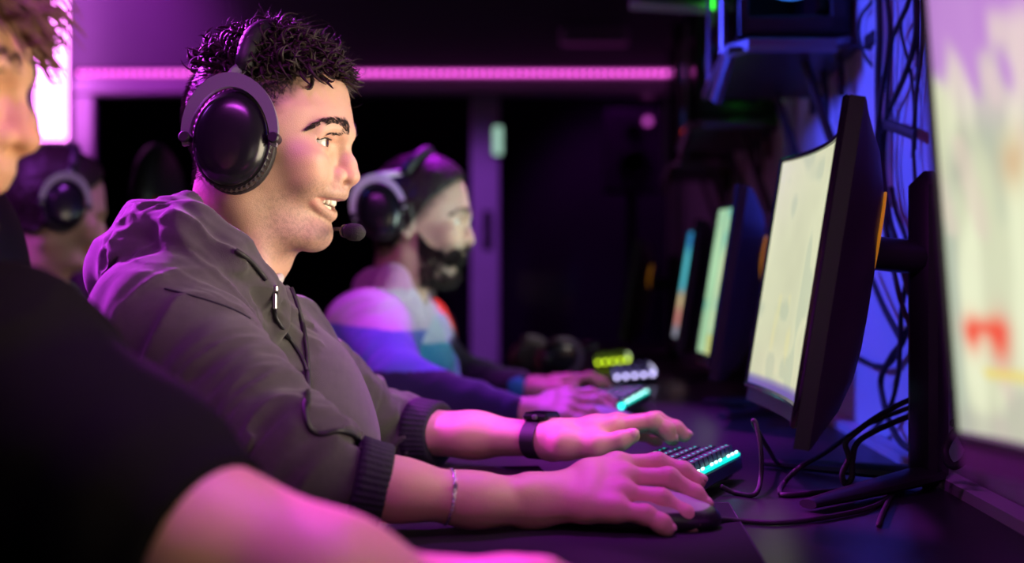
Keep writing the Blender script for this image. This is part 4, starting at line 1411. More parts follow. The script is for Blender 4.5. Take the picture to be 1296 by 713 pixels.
KANG = math.atan2(.917, .40)
keyboard('black keyboard with cyan backlight under hand of man in charcoal hoodie', (.163, 1.330), KANG, (.0, .85, .72))
keyboard('cyan lit keyboard under hands of bearded man', (.180, 2.25), math.radians(76), (.0, .85, .80), side=(.02, .85, .80))
keyboard('keyboard with white violet lights beyond bearded man\'s hands', (.305, 3.11), math.radians(86), (.35, .30, 1.0), side=(.62, .55, 1.0), strength=.8)
keyboard('furthest keyboard, its yellow green lights glowing along one end', (.304, 3.745), math.radians(86), (.45, .75, .02), side=(.62, .85, .02), strength=.8)


def mouse(label, ctr, ang, group='mice on the desk', led=None):
    root = empty('mouse', (ctr[0], ctr[1], ctr[2]), label, 'computer mouse', group, 0)
    c = np.array(ctr); e = np.array((math.cos(ang), math.sin(ang), 0)); R = np.array(Matrix.Rotation(ang, 3, 'Z'))
    S = Sdf()
    S.ell(c + R @ np.array((-.014, 0, .013)), (.042, .0315, .0235), R, .02)
    S.ell(c + R @ np.array((.030, 0, .010)), (.032, .0285, .0165), R, .03)
    S.rc(c + R @ np.array((-.015, 0, .008)), c + R @ np.array((.040, 0, .007)), .028, .0255, .02, flat=((0, 0, 1), 2.4))
    S.add(lambda p: -(p[:, 2] - c[2] - .0005), c - .1, c + .1, .003, 'i')
    def colr(v):
        q = (v - c) @ R
        a = np.tile(np.array((.40, .42, .36)), (len(v), 1))
        a = mixc(a, (.010, .010, .012), 1 - smooth01(q[:, 2] + .10 * np.abs(q[:, 1]), .0205, .0215))
        return mixc(a, (.02, .02, .02), (np.abs(q[:, 1]) < .0009) * (q[:, 0] > .004) * 1.0)
    link('body', S.mesh('body', .0017, colors=colr), mat_attr('mouse_shell', .35), root)
    mb = MB(); mb.lathe([(.010, -.0035), (.0115, -.0028), (.0115, .0028), (.010, .0035)], c + R @ np.array((.034, 0, .0175)), R[:, 1], 20); mb.build('scroll_wheel', M_RUBBER, root)
    if led:
        mb = MB(); mb.tube([c + R @ np.array((-.045, y, .006)) for y in (-.012, 0, .012)], .002, 8); mb.build('light_strip', led, root)
    return root


MZ = DESK + .0032
mt = MB(); v = []
for x in (-.20, .127):
    for y in (.80, 1.262):
        for z in (DESK + .0002, MZ): v.append(RP(x, y, z))
mt.add(v, [[0, 1, 3, 2], [4, 6, 7, 5], [0, 4, 5, 1], [2, 3, 7, 6], [0, 2, 6, 4], [1, 5, 7, 3]])
mm = empty('mouse_mat', RP(0, 1.03, DESK), 'dark cloth mouse mat under right hand of man in charcoal hoodie', 'mouse mat')
mt.build('cloth', M_MAT, mm)
mb = MB(); e_ = .0015
mb.tube([RP(-.20, .80, MZ - .001), RP(.127, .80, MZ - .001), RP(.127, 1.262, MZ - .001), RP(-.20, 1.262, MZ - .001)], .0014, 6, closed=True)
mb.build('stitched_edge', mat('mat_edge', (.05, .045, .06), .7), mm)
ms = mouse('pale topped mouse under right hand of man in charcoal hoodie', (.122, 1.136, MZ), -.06)
ms2 = mouse('mouse under right hand of bearded man', (.135, 2.008, DESK + .0005), 0, led=emitter('cyan_led', (.0, .9, .8), 3.0))
ms3 = mouse('mouse at the bottom edge under hand of man in black t-shirt', (.002, .728, DESK + .0005), 0)
pn = empty('phone', (-.03, 1.45, DESK), 'dark smartphone with pale gold edge lying on the desk between two forearms', 'phone')
Rp = np.array(Matrix.Rotation(math.radians(7), 3, 'Z'))
pc_ = np.array((-.036, 1.452, DESK + .0044))
mb = MB(); mb.box(pc_, (.150, .072, .008), Rp, .003); mb.build('frame', mat('gold_metal', (.75, .60, .38), .28, metal=.9), pn, auto=30)
mb = MB(); mb.box(pc_ + np.array((0, 0, .0042)), (.145, .067, .0008), Rp); mb.build('glass', mat('phone_glass', (.006, .004, .006), .08), pn)

# ------------------------------------------------------------------ cables
def WP(px, py, off=.008):
    s_ = WALL_S - off; k = (px - 648) / F_PX
    t = s_ / (k - ROW); return np.array((k * t, t, CAM_Z - (py - HORIZON) * t / F_PX))


def DP(px, py, h=.003):
    d = (CAM_Z - DESK - h) * F_PX / (py - HORIZON); return P(px, py, d)


wires = [  # thickness, distance off the wall, pixels of its run, what tells it apart
    (.0030, .010, [(1104, -30), (1104, 0), (1090, 20), (1087, 44), (1095, 71), (1109, 91), (1112, 120)], 'black cable bowing left of the trunking high on the blue wall'),
    (.0050, .024, [(1111, -30), (1113, 40), (1111, 100), (1112, 160), (1112, 215), (1119, 262), (1131, 298), (1142, 338), (1162, 400)], 'thick black cable down the front of the wall trunking'),
    (.0036, .032, [(1119, -30), (1126, 30), (1124, 70), (1117, 110), (1112, 150), (1108, 200), (1112, 240), (1122, 300), (1140, 380), (1160, 430)], 'pink lit cable crossing the front of the wall trunking'),
    (.0036, .016, [(1152, -30), (1150, 2), (1131, 44), (1127, 67), (1124, 101), (1122, 148), (1118, 200), (1124, 262), (1136, 310), (1160, 350)], 'black cable slanting in from the upper right to the wall trunking'),
    (.0040, .012, [(1159, -30), (1159, 0), (1158, 50), (1144, 98), (1122, 148), (1118, 178)], 'black cable sweeping across the blue wall to the velcro tie'),
    (.0026, .010, [(1168, -30), (1168, 50), (1160, 120), (1156, 175), (1158, 229), (1160, 260)], 'black cable hanging straight near the nearest monitor'),
    (.0024, .008, [(1141, 20), (1141, 44), (1152, 90), (1157, 141), (1155, 200)], 'thin cable curving right across the blue wall'),
    (.0022, .006, [(1163, -30), (1162, 60), (1159, 140), (1158, 190)], 'thinnest cable hanging beside the straight black one'),
    (.0034, .010, [(1128, 238), (1134, 268), (1146, 300), (1154, 335), (1168, 380)], 'cable running behind the black monitor column'),
    (.0030, .020, [(1112, 230), (1126, 300), (1138, 322), (1152, 345), (1170, 370)], 'pink lit cable slanting to the monitor arm'),
    (.0045, .016, [(1098, 340), (1118, 388), (1136, 422), (1141, 434), (1128, 452), (1115, 480), (1119, 512), (1128, 540), (1142, 562), (1165, 575)], 'black cable looping on the blue wall below the monitor arm'),
    (.0042, .012, [(1050, 425), (1072, 446), (1090, 455), (1106, 463), (1124, 462), (1140, 438), (1150, 415), (1168, 395)], 'short black cable hooked across the blue wall below the arm'),
    (.0034, .020, [(1150, 340), (1141, 395), (1139, 440), (1136, 480), (1124, 520), (1098, 552), (1075, 575)], 'violet lit cable dropping to the back of the desk'),
]
for r, off, run, lab in wires:
    mb = MB(); mb.tube(spline([WP(a, b, off) for a, b in run], 8), r, 8)
    tag(mb.build('wall_cable', M_RUBBER, smooth=True), lab, 'cable', 'cables on the blue wall')
tr_ = empty('cable_trunking', WP(1128, 100), 'pale vertical cable trunking on the blue wall behind cables', 'trunking')
for nm, m_, t0, dt in (('cable_trunking', M_WHITEP, 1.76, 0), ):
    mb = MB(); mb.box(RP(WALL_S - .009, t0, 1.62), (.018, .050, 1.0), np.array(Matrix.Rotation(-math.atan(ROW), 3, 'Z')), .003); mb.build('channel', m_, tr_)
    for z in (1.36, 1.44):
        mb = MB(); mb.box(RP(WALL_S - .012, t0 + .03, z), (.024, .045, .022), None, .003); mb.build('clip', M_BLACK, tr_)
for k, lab in ((1, 'pale vertical trunking on the wall between first and second computer'), (2, 'distant pale vertical trunking lit magenta near the second computer')):
    t2 = empty('cable_trunking', RP(WALL_S, 1.76 + .9 * k, 1.3), lab, 'trunking')
    mb = MB(); mb.box(RP(WALL_S - .012, 1.76 + .9 * k, 1.48), (.024, .075, 1.3), np.array(Matrix.Rotation(-math.atan(ROW), 3, 'Z')), .003); mb.build('channel', M_WHITEP, t2)
vt = [WP(1119, 157, .022), WP(1138, 163, .022), WP(1158, 171, .016)]
mb = MB(); mb.tube(spline(vt, 4), .0075, 8, squash=(1.0, .35)); tag(mb.build('velcro_tie', M_RUBBER), 'short dotted velcro tie holding cables on the blue wall', 'cable tie')
desk_wires = [
    (.0026, [DP(893, 657, .012), DP(915, 658, .006), DP(941, 660), DP(986, 662), DP(1042, 656), DP(1095, 645), DP(1122, 632), DP(1140, 612)], 'black mouse cable running along the desk to the rear', ms),
    (.0028, [DP(912, 616, .010), DP(930, 624), DP(955, 626, .004), P(963, 604, 1.33), P(963, 570, 1.33), P(957, 538, 1.34), P(953, 533, 1.345), P(957, 542, 1.36), P(971, 566, 1.40), DP(990, 590, .004), DP(1030, 590), DP(1075, 585)], 'keyboard cable arching up off the desk below the cream monitor', None),
    (.0030, [P(1172, 508, 1.46), P(1143, 519, 1.46), P(1093, 540, 1.47), P(1046, 572, 1.42), P(1012, 592, 1.38), DP(992, 612), DP(987, 622), DP(996, 627), DP(1042, 623), DP(1085, 620), DP(1125, 616)], 'pink lit cable making a wide loop on the desk', None),
    (.0034, [P(1172, 500, 1.43), P(1143, 510, 1.41), P(1110, 528, 1.38), P(1080, 550, 1.36), P(1070, 562, 1.36), P(1074, 580, 1.36), P(1066, 600, 1.355), P(1070, 613, 1.355), P(1078, 604, 1.355), P(1079, 580, 1.36), P(1090, 556, 1.38), P(1143, 530, 1.42), P(1172, 522, 1.44)], 'black cable hanging in a narrow loop under the monitor arm', None),
    (.0026, [DP(1112, 665), DP(1117, 650), DP(1128, 628), DP(1141, 610)], 'short violet cable by the foot of the monitor column', None),
    (.0042, [P(1205, 535, 1.30), P(1228, 548, 1.28), P(1222, 580, 1.27), P(1205, 590, 1.28), P(1196, 570, 1.30), P(1212, 545, 1.29), P(1225, 566, 1.26), P(1240, 575, 1.25)], 'coiled black cable right of the monitor column', None),
]
for r, run, lab, par in desk_wires:
    mb = MB(); mb.tube(spline(run, 8), r, 8)
    if par is not None: mb.build('cable', M_RUBBER, par, smooth=True)
    else: tag(mb.build('desk_cable', M_RUBBER, smooth=True), lab, 'cable', 'cables on the desk')
pl = empty('plug', DP(1133, 614), 'small pale plug lit pink at foot of the black column', 'plug')
mb = MB(); mb.box(DP(1130, 615, .007), (.022, .012, .010), None, .003); mb.build('plug_body', M_WHITEP, pl); mb = MB(); mb.box(DP(1136, 611, .007), (.012, .008, .006), None, .001); mb.build('plug_tip', M_GREY, pl)


# ------------------------------------------------------------------ computers on wall brackets
def fan(c, r, glow, root, nrm=(0, -1, 0)):
    mb = MB(); pts = [c + np.array((math.cos(a) * r, 0, math.sin(a) * r)) for a in np.linspace(0, 2 * math.pi, 33)[:-1]]
    mb.tube(pts, .0048, 6, closed=True); f_ = mb.build('fan', glow, root, smooth=True)
    mb = MB(); mb.lathe([(r * .30, 0), (r * .30, .010), (r * .2, .012)], c + np.array((0, .008, 0)), (0, -1, 0), 20)
    for k in range(7):
        a = 2 * math.pi * k / 7; q = []
        for rr, da, dy in ((.28, 0, .0), (.28, .5, .010), (.92, .95, .010), (.92, .35, .0)):
            q.append(c + np.array((math.cos(a + da) * r * rr, dy + .004, math.sin(a + da) * r * rr)))
        n0 = len(mb.v); mb.v += [tuple(x) for x in q] + [tuple(x + np.array((0, .0015, 0))) for x in q]
        mb.f += [[n0, n0 + 1, n0 + 2, n0 + 3], [n0 + 7, n0 + 6, n0 + 5, n0 + 4]] + [[n0 + i, n0 + 4 + i, n0 + 4 + (i + 1) % 4, n0 + (i + 1) % 4] for i in range(4)]
    mb.build('fan_blades', M_BLACK, f_)


BOTTOM = CAM_Z + 312 * 1.99 / F_PX
def computer(k, label, glow, extra=()):
    t0 = 1.99 + .9 * k; wdt, hgt, ln_ = .176, .42, .42
    R = np.array(Matrix.Rotation(-math.atan(ROW), 3, 'Z'))
    x1 = WALL_S - .012
    root = empty('computer', RP(x1 - wdt / 2, t0 + ln_ / 2, BOTTOM + .02), label, 'computer', 'computers on the wall')
    z0 = BOTTOM + .022
    c = RP(x1 - wdt / 2, t0 + ln_ / 2, z0 + hgt / 2)
    # open steel chassis, so that the fans and the glass side show
    mb = MB()
    for q, sz in (((0, 0, -hgt / 2 + .006), (wdt, ln_, .012)), ((0, 0, hgt / 2 - .006), (wdt, ln_, .012)), ((wdt / 2 - .004, 0, 0), (.008, ln_, hgt)), ((0, ln_ / 2 - .004, 0), (wdt, .008, hgt)),
                  ((-wdt / 2 + .008, -ln_ / 2 + .008, 0), (.016, .016, hgt)), ((wdt / 2 - .014, -ln_ / 2 + .008, 0), (.03, .016, hgt)), ((-wdt / 2 + .008, ln_ / 2 - .008, 0), (.016, .016, hgt)), ((0, -ln_ / 2 + .008, hgt / 2 - .02), (wdt, .016, .04)), ((0, -ln_ / 2 + .008, -hgt / 2 + .016), (wdt, .016, .032))):
        mb.box(c + R @ np.array(q), sz, R, .002)
    mb.build('chassis', M_BLACK, root)
    mb = MB(); mb.box(c + R @ np.array((.0, .05, .05)), (.06, .24, .10), R, .004); mb.box(c + R @ np.array((.06, .02, .0)), (.012, .30, .30), R); mb.build('graphics_card', M_DARKMETAL, root)
    mb = MB(); mb.box(c + R @ np.array((-wdt / 2 - .002, 0, 0)), (.004, ln_ - .01, hgt - .01), R); mb.build('glass_panel', M_GLASS, root)
    for dz in (-.085, .055): fan(c + R @ np.array((-.004, -ln_ / 2 + .014, dz)), .060, glow, root)
    for i, (sx, sy) in enumerate(((-1, -1), (1, -1), (-1, 1), (1, 1))):
        mb = MB(); mb.lathe([(.012, 0), (.011, -.018), (.010, -.0185)], c + R @ np.array((sx * .065, sy * .17, -hgt / 2)), (0, 0, 1), 12); mb.build('foot', M_RUBBER, root)
    for (q, r, m_) in extra:
        mb = MB(); mb.lathe([(r, 0), (r * .9, .004), (r * .4, .006)], q, (0, -1, 0), 14); mb.build('indicator_or_glint', m_, root)
    # the bracket that carries it
    bk = empty('wall_bracket', RP(x1, t0 + .2, BOTTOM), ('steel wall bracket under the nearest wall computer', 'steel wall bracket under the second wall computer', 'steel wall bracket under the furthest wall computer')[k], 'bracket', 'wall brackets')
    mb = MB(); mb.box(RP(x1 - wdt / 2 - .004, t0 + .22, BOTTOM - .003), (wdt + .03, .50, .006), R, .001); mb.build('tray', M_DARKMETAL, bk)
    mb = MB(); xl = x1 - wdt - .018; xr = x1 + .008
    mb.tube([RP(xl, t0 + .46, BOTTOM), RP(xl, t0 + .02, BOTTOM), RP(xl + .03, t0 - .03, BOTTOM), RP(xr - .035, t0 - .03, BOTTOM), RP(xr, t0 + .005, BOTTOM + .012)], .0085, 8, squash=(1.4, .7)); mb.build('front_lip', M_GREY, bk)
    mb = MB(); mb.box(RP(xl, t0 + .10, BOTTOM + .13), (.008, .030, .26), R, .002); mb.build('side_bar', M_GREY, bk); mb = MB(); mb.box(RP(xl, t0 + .36, BOTTOM + .13), (.008, .030, .26), R, .002); mb.build('side_bar', M_GREY, bk)
    mb = MB(); mb.tube([RP(xl + .005, t0 + .02, BOTTOM - .004), RP(xl - .015, t0 + .06, BOTTOM - .075)], .012, 8, squash=(1.3, .6)); mb.build('hinge', M_DARKMETAL, bk)
    for dt in (.06, .40):
        mb = MB(); mb.tube([RP(xr - .004, t0 + dt, BOTTOM - .20), RP(xr - .07, t0 + dt, BOTTOM - .008)], .008, 8); mb.build('brace', M_DARKMETAL, bk)
    for dt, ln2 in ((.02, .07), (.16, .10), (.30, .06)):
        mb = MB(); mb.tube(spline([RP(xr - .02, t0 + dt, BOTTOM), RP(xr - .014, t0 + dt + .01, BOTTOM - ln2 * .5), RP(xr - .015, t0 + dt, BOTTOM - ln2)], 5), .006, 8); mb.build('hanging_tie', M_RUBBER, bk, smooth=True)


G_BLUE, G_GREEN, G_DIM = emitter('blue_fan_glow', (.04, .22, 1.0), 1.3), emitter('green_led', (.05, 1.0, .05), 4.0), emitter('dim_blue_fan', (.05, .15, .7), .10)
M_REDLED, M_PINKLED = emitter('red_led', (1, .05, .03), 1.0), emitter('pink_led', (1, .15, .75), 2.5)
computer(0, 'black computer with blue fan glow high on the blue wall', G_BLUE, [(P(905, 2, 2.05), .014, G_GREEN)] if False else [])
computer(1, 'second wall computer with a green indicator light', G_DIM, [(P(936, 115, 2.862), .017, G_GREEN), (P(912, 91, 2.862), .009, M_PINKLED)])
computer(2, 'furthest wall computer with dim red and pink lights', G_DIM, [(P(868, 168, 3.765), .012, M_REDLED), (P(905, 178, 3.765), .012, M_PINKLED)])
# magenta-lit shelf rail left of the first computer, a green lamp on it
sr = empty('shelf_rail', P(865, 8, 2.6), 'magenta lit metal shelf rail at the top edge of the frame', 'rail')
mb = MB(); mb.tube([P(797, 5, 2.60), P(935, 13, 2.60)], .013, 4, squash=(1.0, 1.6)); mb.tube([P(935, 13, 2.6), RP(WALL_S, 2.62, P(935, 13, 2.6)[2])], .012, 4); mb.build('rail_bar', M_FRAME, sr)
mb = MB(); mb.tube([P(907, 12, 2.6), P(907, 34, 2.6)], .011, 8); mb.build('drop_rod', M_FRAME, sr)
mb = MB(); mb.lathe([(.018, 0), (.016, .01), (.006, .014)], P(905, 1, 2.57), (0, -1, 0), 16); mb.build('green_lamp', G_GREEN, sr)


# ================================================================== chairs
def gaming_chair(label, loc, rz, accent, height=1.22, group='gaming chairs', arms=True):
    """faces +x before turning"""
    x, y = loc
    root = empty('gaming_chair', (x, y, 0), label, 'chair', group)
    R3 = np.array(Matrix.Rotation(rz, 3, 'Z')); o = np.array((x, y, 0.0)); A = lambda *q: o + R3 @ np.array(q, float)
    m_acc = accent or M_SEAT
    S = Sdf(); zt = height - .12
    S.rc(A(-.24, 0, .52), A(-.33, 0, zt - .02), .17, .16, .05, flat=(R3[:, 0], 3.2))
    S.rc(A(-.33, -.08, zt), A(-.33, .08, zt), .12, .12, .06, flat=(R3[:, 0], 2.6))
    link('backrest', S.mesh('backrest', .010), M_SEAT, root)
    for s_ in (-1, 1):
        S = Sdf(); S.chain([A(-.21, s_ * .20, .52), A(-.24, s_ * .225, .72), A(-.28, s_ * .215, .90), A(-.325, s_ * .165, zt)], [.045, .055, .052, .03], .03)
        link('side_wing', S.mesh('side_wing', .009), m_acc, root)
        if not arms: continue
        S = Sdf(); S.rc(A(-.10, s_ * .30, .68), A(.16, s_ * .30, .68), .03, .03, .02, flat=((0, 0, 1), 1.6)); link('armrest', S.mesh('armrest', .008), M_RUBBER, root)
        mb = MB(); mb.tube([A(.0, s_ * .30, .665), A(-.02, s_ * .29, .42), A(-.02, s_ * .12, .345)], .016, 8); mb.build('arm_bracket', M_DARKMETAL, root)
    S = Sdf(); S.rc(A(-.345 + .05, -.07, zt - .06), A(-.345 + .05, .07, zt - .06), .055, .055, .03); link('headrest_pillow', S.mesh('headrest_pillow', .009), m_acc, root)
    S = Sdf(); S.rc(A(-.18, -.12, .375), A(.20, -.12, .38), .12, .12, .1, flat=((0, 0, 1), 2.2)); S.rc(A(-.18, .12, .375), A(.20, .12, .38), .12, .12, .1, flat=((0, 0, 1), 2.2))
    link('seat', S.mesh('seat', .010), M_SEAT, root)
    mb = MB(); mb.lathe([(.028, .10), (.028, .26), (.018, .262), (.018, .34)], A(0, 0, 0), (0, 0, 1), 16); mb.build('gas_lift', M_DARKMETAL, root)
    for k in range(5):
        a = rz + 2 * math.pi * k / 5; d = np.array((math.cos(a), math.sin(a), 0))
        mb = MB(); mb.tube([A(0, 0, .12), A(0, 0, .10) + d * .16, A(0, 0, .075) + d * .30], [.026, .022, .016], 8); lg = mb.build('base_arm', M_DARKMETAL, root)
        mb = MB(); c = A(0, 0, .030) + d * .30
        mb.lathe([(.028, -.022), (.030, -.018), (.030, .018), (.028, .022)], c, np.cross(d, (0, 0, 1.0)), 16); mb.build('caster', M_RUBBER, lg)
    return root


gaming_chair('black gaming chair behind back of man in charcoal hoodie', (-.36, 1.43), math.radians(-6), None, 1.13, arms=False)
gaming_chair('black chair with red wings behind bearded man', (-.20, 2.40), math.radians(2), M_RED, 1.06)
gaming_chair('empty red gaming chair beyond bearded man', (.07, 3.25), math.radians(2), M_RED, 1.11)
gaming_chair('tall red trimmed gaming chair in the rear row, behind the hood', (-.62, 3.35), math.radians(4), M_RED, 1.36)
gaming_chair('black gaming chair of player in black t-shirt', (-.58, .86), math.radians(6), None, 1.13, arms=False)
gaming_chair('black gaming chair of the purple lit player in the rear', (-1.22, 2.66), math.radians(20), None, 1.10)


# ================================================================== the other players
def arm_hand(B, S, RH_, wrist, elbow, shoulder, skin_r=(.034, .030, .026), left=False):
    shift = wrist - RH_['w']
    Hn = {k: ([q + shift for q in v] if isinstance(v, list) else v + shift) for k, v in RH_.items()}
    B.rc(elbow, wrist * .5 + elbow * .5, skin_r[0], skin_r[1], .02, flat=FL); B.rc(wrist * .5 + elbow * .5, Hn['w'], skin_r[1], skin_r[2], .02, flat=FL)
    B.rc(shoulder, elbow, .045, .036, .03)
    add_hand(B, Hn)
    return Hn


def short_hair(T, B_, parent, region, name='hair', thick=.008, h=.004, mat_=None, amp=.003, f=180):
    S = Sdf()
    def fn(p):
        d = B_.eval(p, cull=None) - thick * T.s
        d = d + amp * noise3(p * f, 61) - region(T.inv(p))[1]
        return np.maximum(d, region(T.inv(p))[0])
    lo, hi = T.O - .16, T.O + .16
    S.add(fn, lo, hi, .005); return link(name, S.mesh(name, h, bounds=(lo, hi)), mat_ or M_HAIR, parent)


def seated_legs(parent, hips, dx, name='trousers'):
    TR = Sdf(); r, l = hips
    kr, kl = r + np.array((dx, -.02, -.01)), l + np.array((dx, .02, -.01)); fr_, fl_ = kr * np.array((1, 1, 0)) + np.array((-.02, 0, .12)), kl * np.array((1, 1, 0)) + np.array((-.02, 0, .12))
    TR.rc(r, l, .115, .115, .05); TR.rc(r, kr, .095, .066, .04); TR.rc(l, kl, .095, .066, .04); TR.rc(kr, fr_, .064, .05, .02); TR.rc(kl, fl_, .064, .05, .02)
    link(name, TR.mesh(name, .012), MATS['dark_denim'], parent)
    for f_ in (fr_, fl_):
        S = Sdf(); S.rc(f_ + np.array((-.03, 0, -.072)), f_ + np.array((.15, 0, -.082)), .045, .035, .02); S.rc(f_, f_ + np.array((0, 0, -.06)), .046, .046, .02)
        link('shoe', S.mesh('shoe', .008), MATS['dark_shoe'], parent)


# ---- bearded man in the colour-block hoodie
T2 = Frame(P(535, 279, 2.38), yaw=math.radians(-3))
p2 = empty('person', (-.17, 2.40, .45), 'bearded man in colour-block hoodie with headset, seated beyond the man in charcoal', 'person')
B2 = Sdf(); add_head(B2, T2, ears=(-1, 1), mouth_open=False)
B2.rc(P(502, 385, 2.385), P(512, 318, 2.385), .056, .052, .03)
B2.ell(P(500, 480, 2.39), (.09, .13, .14), None, .03); B2.ell(P(500, 560, 2.39), (.095, .13, .17), None, .05)
hd2 = Sdf(); hd2.ops = list(B2.ops); body_ops = None
SH2, EL2, WR2 = P(462, 425, 2.21), P(505, 492, 2.03), P(655, 523, 2.0)
SHL, ELL, WRL = P(525, 425, 2.55), P(575, 478, 2.66), P(672, 492, 2.52)
arm_hand(B2, None, RH, WR2, EL2, SH2); arm_hand(B2, None, LH, WRL, ELL, SHL)
body2 = link('body', B2.mesh('body', .0036, colors=face_colors(T2, (.55, .34, .25), stubble=.75)), M_SKIN, p2)
eyes(T2, p2); tb2 = bvh(body2); make_brows(T2, p2, tb2, 300, None, 1.25)
short_hair(T2, hd2, p2, lambda q: (np.maximum(np.maximum(q[:, 0] - np.interp(q[:, 2], [-.05, .0, .03, .055, .08], [-.045, -.004, .020, .050, .078]), -q[:, 2] - .055), -9), .006 * smooth01(q[:, 2], .05, .1)), 'hair', .005)
def beard_zone(q):
    x, y, z = q
    if x < -.002 or z < -.125: return False
    if abs(y) < .016 and -.066 < z < -.058: return False
    return z < np.interp(x, [-.02, .0, .02, .05, .075, .10], [-.012, -.025, -.050, -.062, -.052, -.048])


rb, nb_ = scatter_scalp(T2, tb2, 2600, beard_zone, 51)
tufts('beard', p2, rb - nb_ * .001, nb_ * .55 + np.array([[.25, 0, -.8]]), .013, .0011, 4, 4, .0015, M_HAIR, 52)
H2 = Sdf()
H2.ell(P(496, 490, 2.38), (.125, .17, .17), None, .03); H2.ell(P(500, 560, 2.38), (.13, .17, .20), None, .06)
H2.rc(P(470, 425, 2.24), P(520, 425, 2.52), .075, .07, .05)
H2.rc(SH2, EL2, .074, .054, .05); H2.rc(EL2, P(640, 521, 2.0), .054, .034, .02); H2.rc(SHL, ELL, .068, .052, .05); H2.rc(ELL, P(655, 490, 2.53), .052, .036, .02)
H2.chain([P(520, 385, 2.30), P(496, 358, 2.28), P(474, 362, 2.33), P(470, 366, 2.44), P(490, 370, 2.50), P(528, 388, 2.44), P(534, 396, 2.36)], [.022, .030, .032, .032, .030, .024, .018], .02)
H2.rc(P(500, 400, 2.385), P(515, 310, 2.385), .062, .064, .01, 's')
H2.post.append(lambda d, p: d + .007 * (np.abs(fold_noise(p, SH2, P(640, 521, 2.0), 24, 8, 91)) - .3))


def block_colors(v):
    py = HORIZON + (CAM_Z - v[:, 2]) * F_PX / v[:, 1]; px = 648 + v[:, 0] * F_PX / v[:, 1]
    z = v[:, 2]; x = v[:, 0]
    c = np.tile(np.array((.58, .50, .60)), (len(v), 1))
    c = mixc(c, (.60, .30, .50), 1.0 * ((z > 1.0) & (x < -.17)))                      # hood lining
    c = mixc(c, (.10, .17, .55), 1.0 * (z < .935 - .10 * (x + .25)))                   # blue block
    c = mixc(c, (.45, .55, .62), 1.0 * ((x > -.165 + .35 * (z - .9)) & (v[:, 1] < 2.55) & (v[:, 1] > 2.16) & (z > .865)))    # pale front panel
    c = mixc(c, (.03, .28, .42), 1.0 * ((x > -.165 + .35 * (z - .9)) & (v[:, 1] > 2.16) & (v[:, 1] < 2.5) & (z <= .90)))
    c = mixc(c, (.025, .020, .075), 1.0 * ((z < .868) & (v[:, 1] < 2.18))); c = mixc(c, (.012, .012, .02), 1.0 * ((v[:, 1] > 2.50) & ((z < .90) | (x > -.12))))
    return c


h2 = link('hoodie', H2.mesh('hoodie', .005, colors=block_colors), M_CLOTH, p2)
seated_legs(p2, (np.array((-.19, 2.30, .56)), np.array((-.19, 2.48, .56))), .38)
hs2 = headset('headset', 'headset with pale ring cup worn by bearded man', T2, (-.070, -.084, .012), tilt=-.25, band_top=(.012, 0, .133), ring=mat('pale_plastic_ring', (.75, .70, .78), .35))

# ---- nearest player in the black t-shirt
T3 = Frame(P(-131, 105, .88), yaw=math.radians(4))
p3 = empty('person', (-.50, .92, .45), 'out of focus player in black t-shirt cropped at the left edge', 'person')
B3 = Sdf(); add_head(B3, T3, ears=(-1, 1), mouth_open=False)
B3.rc(P(-190, 440, .88), P(-160, 230, .88), .056, .052, .03)
B3.ell(P(-170, 640, .93), (.09, .13, .14), None, .03); B3.ell(P(-190, 800, .93), (.095, .13, .17), None, .05)
hd3 = Sdf(); hd3.ops = list(B3.ops)
SH3, EL3, W3 = P(-6, 530, .78), P(258, 694, .72), P(548, 762, .712)
B3.rc(SH3, EL3, .05, .046, .03); B3.rc(EL3, P(420, 742, .695), .047, .041, .02); B3.rc(P(420, 742, .695), W3, .041, .026, .02, flat=FL)
H3 = {'w': W3, 'i': [P(694, 741, .735), P(722, 752, .738), P(728, 790, .738), P(728, 812, .738)], 'm': [P(690, 737, .722), P(722, 745, .724), P(737, 790, .724), P(738, 822, .724)],
      'r': [P(672, 742, .704), P(703, 755, .704), P(716, 800, .704), P(716, 830, .704)], 'p': [P(650, 752, .688), P(677, 768, .686), P(690, 812, .686), P(690, 838, .686)],
      't': [P(585, 760, .73), P(640, 770, .755), P(690, 778, .76), P(720, 782, .758)]}
add_hand(B3, H3)
SL, ELf, WL = P(-80, 500, 1.05), P(40, 640, 1.10), P(150, 640, 1.0)
B3.rc(SL, ELf, .046, .040, .03)
WL3 = np.array((-.34, 1.03, .66)); EL3f = np.array((-.53, 1.10, .69)); SL3 = np.array((-.52, 1.05, .93))
B3.ops = B3.ops[:-1]
arm_hand(B3, None, {k: ([q * np.array((1, 1, 1)) for q in v] if isinstance(v, list) else v) for k, v in LH.items()}, WL3, EL3f, SL3)
body3 = link('body', B3.mesh('body', .0032, colors=face_colors(T3, (.62, .38, .27), stubble=.2)), M_SKIN, p3)
eyes(T3, p3)
tb3 = bvh(body3); make_brows(T3, p3, tb3, 200)
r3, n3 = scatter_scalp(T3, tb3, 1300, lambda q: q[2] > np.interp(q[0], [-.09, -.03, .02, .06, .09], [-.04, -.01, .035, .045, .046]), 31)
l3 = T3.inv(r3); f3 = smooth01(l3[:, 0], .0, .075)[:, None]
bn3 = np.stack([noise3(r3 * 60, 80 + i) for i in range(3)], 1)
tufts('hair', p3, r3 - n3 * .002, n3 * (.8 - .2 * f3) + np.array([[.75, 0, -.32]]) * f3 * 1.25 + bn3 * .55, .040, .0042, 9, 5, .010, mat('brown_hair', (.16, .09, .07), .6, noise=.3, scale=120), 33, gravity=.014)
S3 = Sdf()
S3.ell(P(-170, 650, .93), (.12, .17, .20), None, .05); S3.ell(P(-190, 800, .93), (.125, .17, .20), None, .06)
S3.rc(P(-45, 505, .82), np.array((-.50, 1.03, .93)), .082, .07, .06)
E3s = P(253, 690, .7215)
